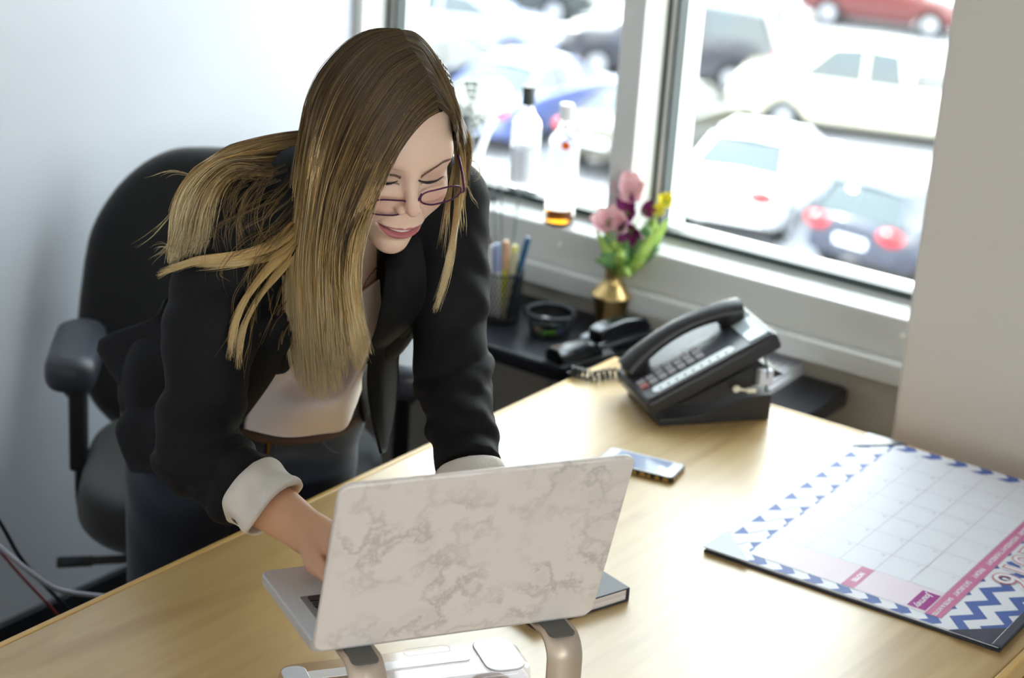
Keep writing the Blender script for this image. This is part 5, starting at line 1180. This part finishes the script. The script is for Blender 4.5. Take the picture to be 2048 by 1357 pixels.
def lock(c, sp, num, n=22, solid=f_over, fb=2.4, off=.008, t0=.4, t1=1, gold=.2, dark=0, rad=.0004, endvar=.25, flat=.5):
    C = G3(c, n, solid, fb, off); sp = np.interp(np.linspace(0, 1, n), np.linspace(0, 1, len(sp)), sp)*2.35/FPX
    tg = np.gradient(C, axis=0); tg /= np.linalg.norm(tg, axis=1, keepdims=True); vw = np.array(CM[2]); sd_ = np.cross(tg, vw)
    r = np.sqrt(RG.rand(num)); a = RG.rand(num)*6.28; ph = RG.rand(num)[:, None]*6.28; L = 1-endvar*RG.rand(num); tt = np.linspace(0, 1, n)[None]*L[:, None]*(n-1)
    j = np.minimum(tt.astype(int), n-2); fr = (tt-j)[..., None]; g = lambda A: A[j]*(1-fr)+A[j+1]*fr
    tl = tt/(n-1); spx = g(sp[:, None]); S = g(C)+g(sd_)*spx*(r*np.cos(a))[:, None, None]+g(sd_)*(RG.randn(num)[:, None]*.0022*tl**2)[..., None]+vw*(spx[..., 0]*(r*np.sin(a))[:, None]*flat)[..., None]+g(sd_)*(.0012*np.sin(tl*9+ph)*tl)[..., None]
    add_strands(S, t0+(t1-t0)*tl+RG.randn(num)[:, None]*.06, rad*(.7+.6*RG.rand(num)), np.clip(dark+.3*RG.rand(num), 0, .85), np.clip(gold+.25*RG.rand(num), 0, 1))
def base_sheet(guides, n, tmax, t0, t1, solid, fb, off, back=.0035):
    """the dense inner mass of a hair sheet, under its loose strands"""
    global HN
    G = np.stack([G3(g, n, solid, fb, off) for g in guides]); k = int(n*tmax); G = np.stack([catmull(G[:, j], 28) for j in range(k)], 1); vw = np.array(CM[2])
    G = G+vw*back; m_ = len(G); tt = np.repeat(np.linspace(0, 1, n)[None, :k], m_, 0)
    A_ = G.reshape(-1, 3); V = np.vstack([A_, A_+vw*.0015]); K = m_*k; F = []
    for i in range(m_-1):
        for j in range(k-1): a = i*k+j; F.append((a, a+1, a+k+1, a+k)); F.append((K+a, K+a+k, K+a+k+1, K+a+1))
    c = hair_col((t0+(t1-t0)*tt).reshape(-1)-.02)*.92; HV.append(V); HF.append(np.array(F)+HN); HC_.append(np.vstack([c, c])); HN += len(V)
CUR = [[(800, 61), (745, 62), (690, 90), (645, 140), (616, 205), (603, 280, 2.35), (592, 360, 2.36), (580, 450, 2.38), (574, 560, 2.41), (578, 680, 2.44), (592, 760, 2.46)],
       [(806, 64), (750, 78), (700, 120), (660, 180), (635, 250), (618, 330), (606, 430, 2.35), (598, 520, 2.37), (598, 620, 2.40), (604, 720, 2.43), (612, 795, 2.45)],
       [(815, 82), (765, 105), (718, 160), (682, 225), (658, 300), (640, 380, 2.312), (628, 470, 2.33), (623, 550, 2.35), (626, 640, 2.38), (634, 730, 2.41), (640, 805, 2.43)],
       [(833, 114), (785, 145), (742, 205), (708, 270), (682, 340), (664, 420, 2.300), (654, 500, 2.31), (652, 570, 2.33), (656, 650, 2.36), (664, 730, 2.39), (670, 795, 2.41)],
       [(852, 140), (808, 180), (768, 240), (734, 305), (708, 370), (690, 440, 2.284), (680, 510, 2.293), (680, 570, 2.31), (684, 640, 2.34), (688, 700, 2.36), (692, 750, 2.38)],
       [(868, 180), (825, 215), (790, 265), (756, 325), (728, 390, 2.260), (704, 450, 2.268), (690, 520, 2.275), (690, 580, 2.29), (698, 640, 2.32), (708, 700, 2.34), (716, 745, 2.36)],
       [(877, 222), (846, 240), (812, 276), (784, 320), (760, 368, 0, .010), (738, 420, 0, .018), (720, 470, 2.245), (711, 530, 2.262), (714, 590, 2.285), (726, 650, 2.32), (742, 705, 2.34)]]
base_sheet(CUR[:5], 34, .80, 0, 1, f_skull, 2.35, 0); base_sheet(CUR[4:], 34, .52, 0, 1, f_skull, 2.35, 0)
sheet_hair(CUR, 3500, n=30, endvar=.40, jit=.0016, ubias=1.3)
sheet_hair(CUR[3:], 500, n=30, endvar=.30, jit=.0040, wave=.003)
sheet_hair(CUR[5:], 520, n=30, endvar=.12, jit=.0012, t0=.12, gold=.22)
RIGHT = [[(800, 61), (826, 64), (852, 86), (879, 126), (902, 180), (921, 228), (935, 262, 2.36), (941, 298, 2.37), (940, 335, 2.39)],
         [(813, 80), (840, 92), (866, 128), (889, 172), (907, 215), (922, 252), (931, 285, 2.36), (934, 325, 2.38), (932, 375, 2.39)],
         [(833, 112), (857, 130), (880, 172), (899, 212), (914, 250), (923, 282, 2.35), (926, 320, 2.37), (925, 360, 2.385), (923, 400, 2.38)],
         [(853, 142), (868, 155), (888, 192), (904, 225), (914, 252), (919, 280, 2.345), (921, 320, 2.365), (920, 365, 2.375), (918, 410, 2.37)],
         [(870, 185), (880, 195), (895, 215), (907, 236), (913, 258), (916, 282, 2.34), (916, 320, 2.36), (915, 365, 2.37), (914, 415, 2.365)],
         [(878, 215), (888, 221), (900, 233), (908, 250), (912, 268), (914, 290, 2.34), (914, 325, 2.36), (912, 365, 2.37), (910, 410, 2.36)]]
sheet_hair(RIGHT, 2300, n=24, t1=.55, endvar=.45, jit=.0008, wave=.0006, depth=.008)
lock([(914, 285, 2.35), (919, 335, 2.37), (919, 385, 2.375), (912, 440, 2.35), (903, 500, 2.31), (890, 560, 2.315), (868, 628, 2.32)], [9, 12, 11, 8, 5, 4, 2], 420, t0=.45, t1=1.0, gold=.15, endvar=.5)
lock([(908, 330, 2.37), (897, 400, 2.37), (890, 450, 2.35), (884, 520, 2.33)], [3, 6, 10, 14], 36, t0=.5, gold=.1, rad=.0003, endvar=.6)
lock([(925, 380, 2.33), (925, 430, 2.33), (930, 480, 2.34)], [6, 8, 8], 16, t0=.6, gold=.1, rad=.0003, endvar=.6)
BACK = [[(640, 262, 2.44), (606, 264, 2.43), (560, 271, 2.43), (505, 284), (448, 302), (405, 330), (372, 368), (352, 415), (345, 470), (338, 530)],
        [(640, 275, 2.43), (606, 278, 2.42), (560, 288, 2.41), (505, 301), (450, 318), (410, 345), (382, 382), (366, 425), (358, 475), (346, 528)],
        [(640, 290, 2.42), (606, 296, 2.41), (560, 306, 2.40), (505, 316), (455, 328), (422, 350), (395, 385), (378, 425), (370, 470), (350, 522)],
        [(640, 320, 2.40), (608, 345, 2.39), (570, 352, 2.38), (520, 348), (475, 345), (445, 362), (425, 392), (415, 430), (408, 470), (400, 510)]]
base_sheet(BACK[:3], 30, .72, .34, 1, f_over, 2.46, .008)
sheet_hair(BACK[:3], 1900, n=30, solid=f_over, fb=2.46, off=.008, t0=.34, t1=1.0, jit=.0018, endvar=.50, depth=.004)
base_sheet(BACK[2:], 30, .40, .2, .85, f_over, 2.46, .006, .006)
sheet_hair(BACK[2:], 1100, n=30, solid=f_over, fb=2.46, off=.006, t0=.2, t1=.85, jit=.003, endvar=.35, depth=.004, dark=.25)
lock([(602, 415, 2.38), (588, 452, 2.37), (552, 486), (500, 507), (440, 518), (390, 523), (350, 536), (312, 552)], [17, 14, 12, 11, 9, 7, 5, 1.5], 400, gold=.35, t0=.42, endvar=.42)
lock([(602, 440, 2.38), (585, 480, 2.37), (545, 512), (490, 525), (440, 530), (390, 532)], [12, 9, 8, 7, 5, 4], 180, gold=.35, t0=.45, dark=.2)
lock([(600, 450, 2.38), (572, 500), (528, 548), (490, 600), (468, 655), (458, 722)], [13, 11, 9, 7, 6, 4], 230, gold=.4, t0=.5, endvar=.35)
lock([(600, 470, 2.38), (580, 515), (545, 560), (508, 610), (484, 665), (474, 742)], [12, 10, 7, 6, 5, 4], 210, gold=.35, t0=.5, endvar=.35)
for k in range(26):      # loose loops over the shoulder
    y0 = 315+RG.rand()*150; x1 = 585-RG.rand()*90; x2 = x1-20-RG.rand()*70; yv = y0+20+RG.rand()*50
    lock([(605, y0, 2.40), (x1, yv), (x2, yv+30+RG.rand()*50), (x2-20+RG.rand()*50, yv+90+RG.rand()*70)], [7, 5, 5, 7], int(3+RG.rand()*6), n=16, t0=.15, t1=.6+.3*RG.rand(), gold=.0, dark=.45, rad=.00022, endvar=.5)
for k in range(16):
    x0 = 545-RG.rand()*120; y0 = 330+RG.rand()*50
    lock([(x0+40, y0-12), (x0, y0+10), (x0-20-RG.rand()*20, y0+60+RG.rand()*30), (x0-25+RG.rand()*30, y0+130+RG.rand()*40)], [5, 5, 6, 6], int(4+RG.rand()*6), n=16, t0=.2, t1=.7, gold=.0, dark=.4, rad=.00022, endvar=.5)
for k in range(22):      # fly-away hairs by the tips
    x0 = 470+RG.rand()*110; y0 = 560+RG.rand()*150
    lock([(x0+20, y0-60), (x0+RG.randn()*10, y0), (x0+RG.randn()*22, y0+70+RG.rand()*50)], [4, 4, 5], 3, n=14, t0=.3, t1=.6, dark=.2, gold=0, rad=.00022, endvar=.5)
for a in ([(360, 400), (340, 430), (300, 470), (250, 500)], [(380, 350), (340, 345), (290, 365)], [(350, 470), (330, 500), (300, 530)], [(935, 372, 2.33), (945, 395, 2.33), (958, 418, 2.34)], [(940, 320, 2.36), (955, 330, 2.36), (958, 352, 2.36), (940, 360, 2.36)], [(350, 505), (325, 490), (300, 500)]):
    lock(a, [2, 5, 9, 12], 5, n=14, t0=.7, t1=1, gold=0, rad=.0002, endvar=.4, fb=2.48)
# scalp cap under the strands
def f_cap(q):
    d = f_face(q)-.0045; hl = np.maximum(q[..., 1]-(.046+.0*q[..., 0]), .070-q[..., 2]*1.0-q[..., 0]*.05)
    face = -np.maximum(.050-q[..., 1], q[..., 2]-(.068+.10*q[..., 0]*0)); d = s_max(d, face, .006); d = s_max(d, -(q[..., 2]+.055)-(q[..., 1]*.2), .01); return np.maximum(d, -(f_face(q)-.001))
cv, cf = surface_nets(f_cap, (-.10, -.135, -.09), (.10, .115, .145), .0035); cv = relax(cv, cf, 2)
cv = cv@HA+HO; HV.append(cv); HF.append(cf+HN); HC_.append(np.repeat(C_ROOT[None]*.8, len(cv), 0)); HN += len(cv)
hm = mat('hair', '7a5c3c', .36, 0, .55, attr='col')
_n = hm.node_tree; _b = _n.nodes['Principled BSDF']; _o = [q for q in _n.nodes if q.type == 'OUTPUT_MATERIAL'][0]; _a = [q for q in _n.nodes if q.type == 'ATTRIBUTE'][0]
_t = _n.nodes.new('ShaderNodeBsdfTranslucent'); _m = _n.nodes.new('ShaderNodeMixShader'); _m.inputs[0].default_value = .12      # hair lets light through
_n.links.new(_a.outputs['Color'], _t.inputs[0]); _n.links.new(_b.outputs[0], _m.inputs[1]); _n.links.new(_t.outputs[0], _m.inputs[2]); _n.links.new(_m.outputs[0], _o.inputs[0])
hr = np_mesh('hair', np.vstack(HV)-PO, np.vstack(HF), hm, person, np.vstack(HC_)); hr['label'] = 'long straight hair, brown at the roots and blond at the ends'
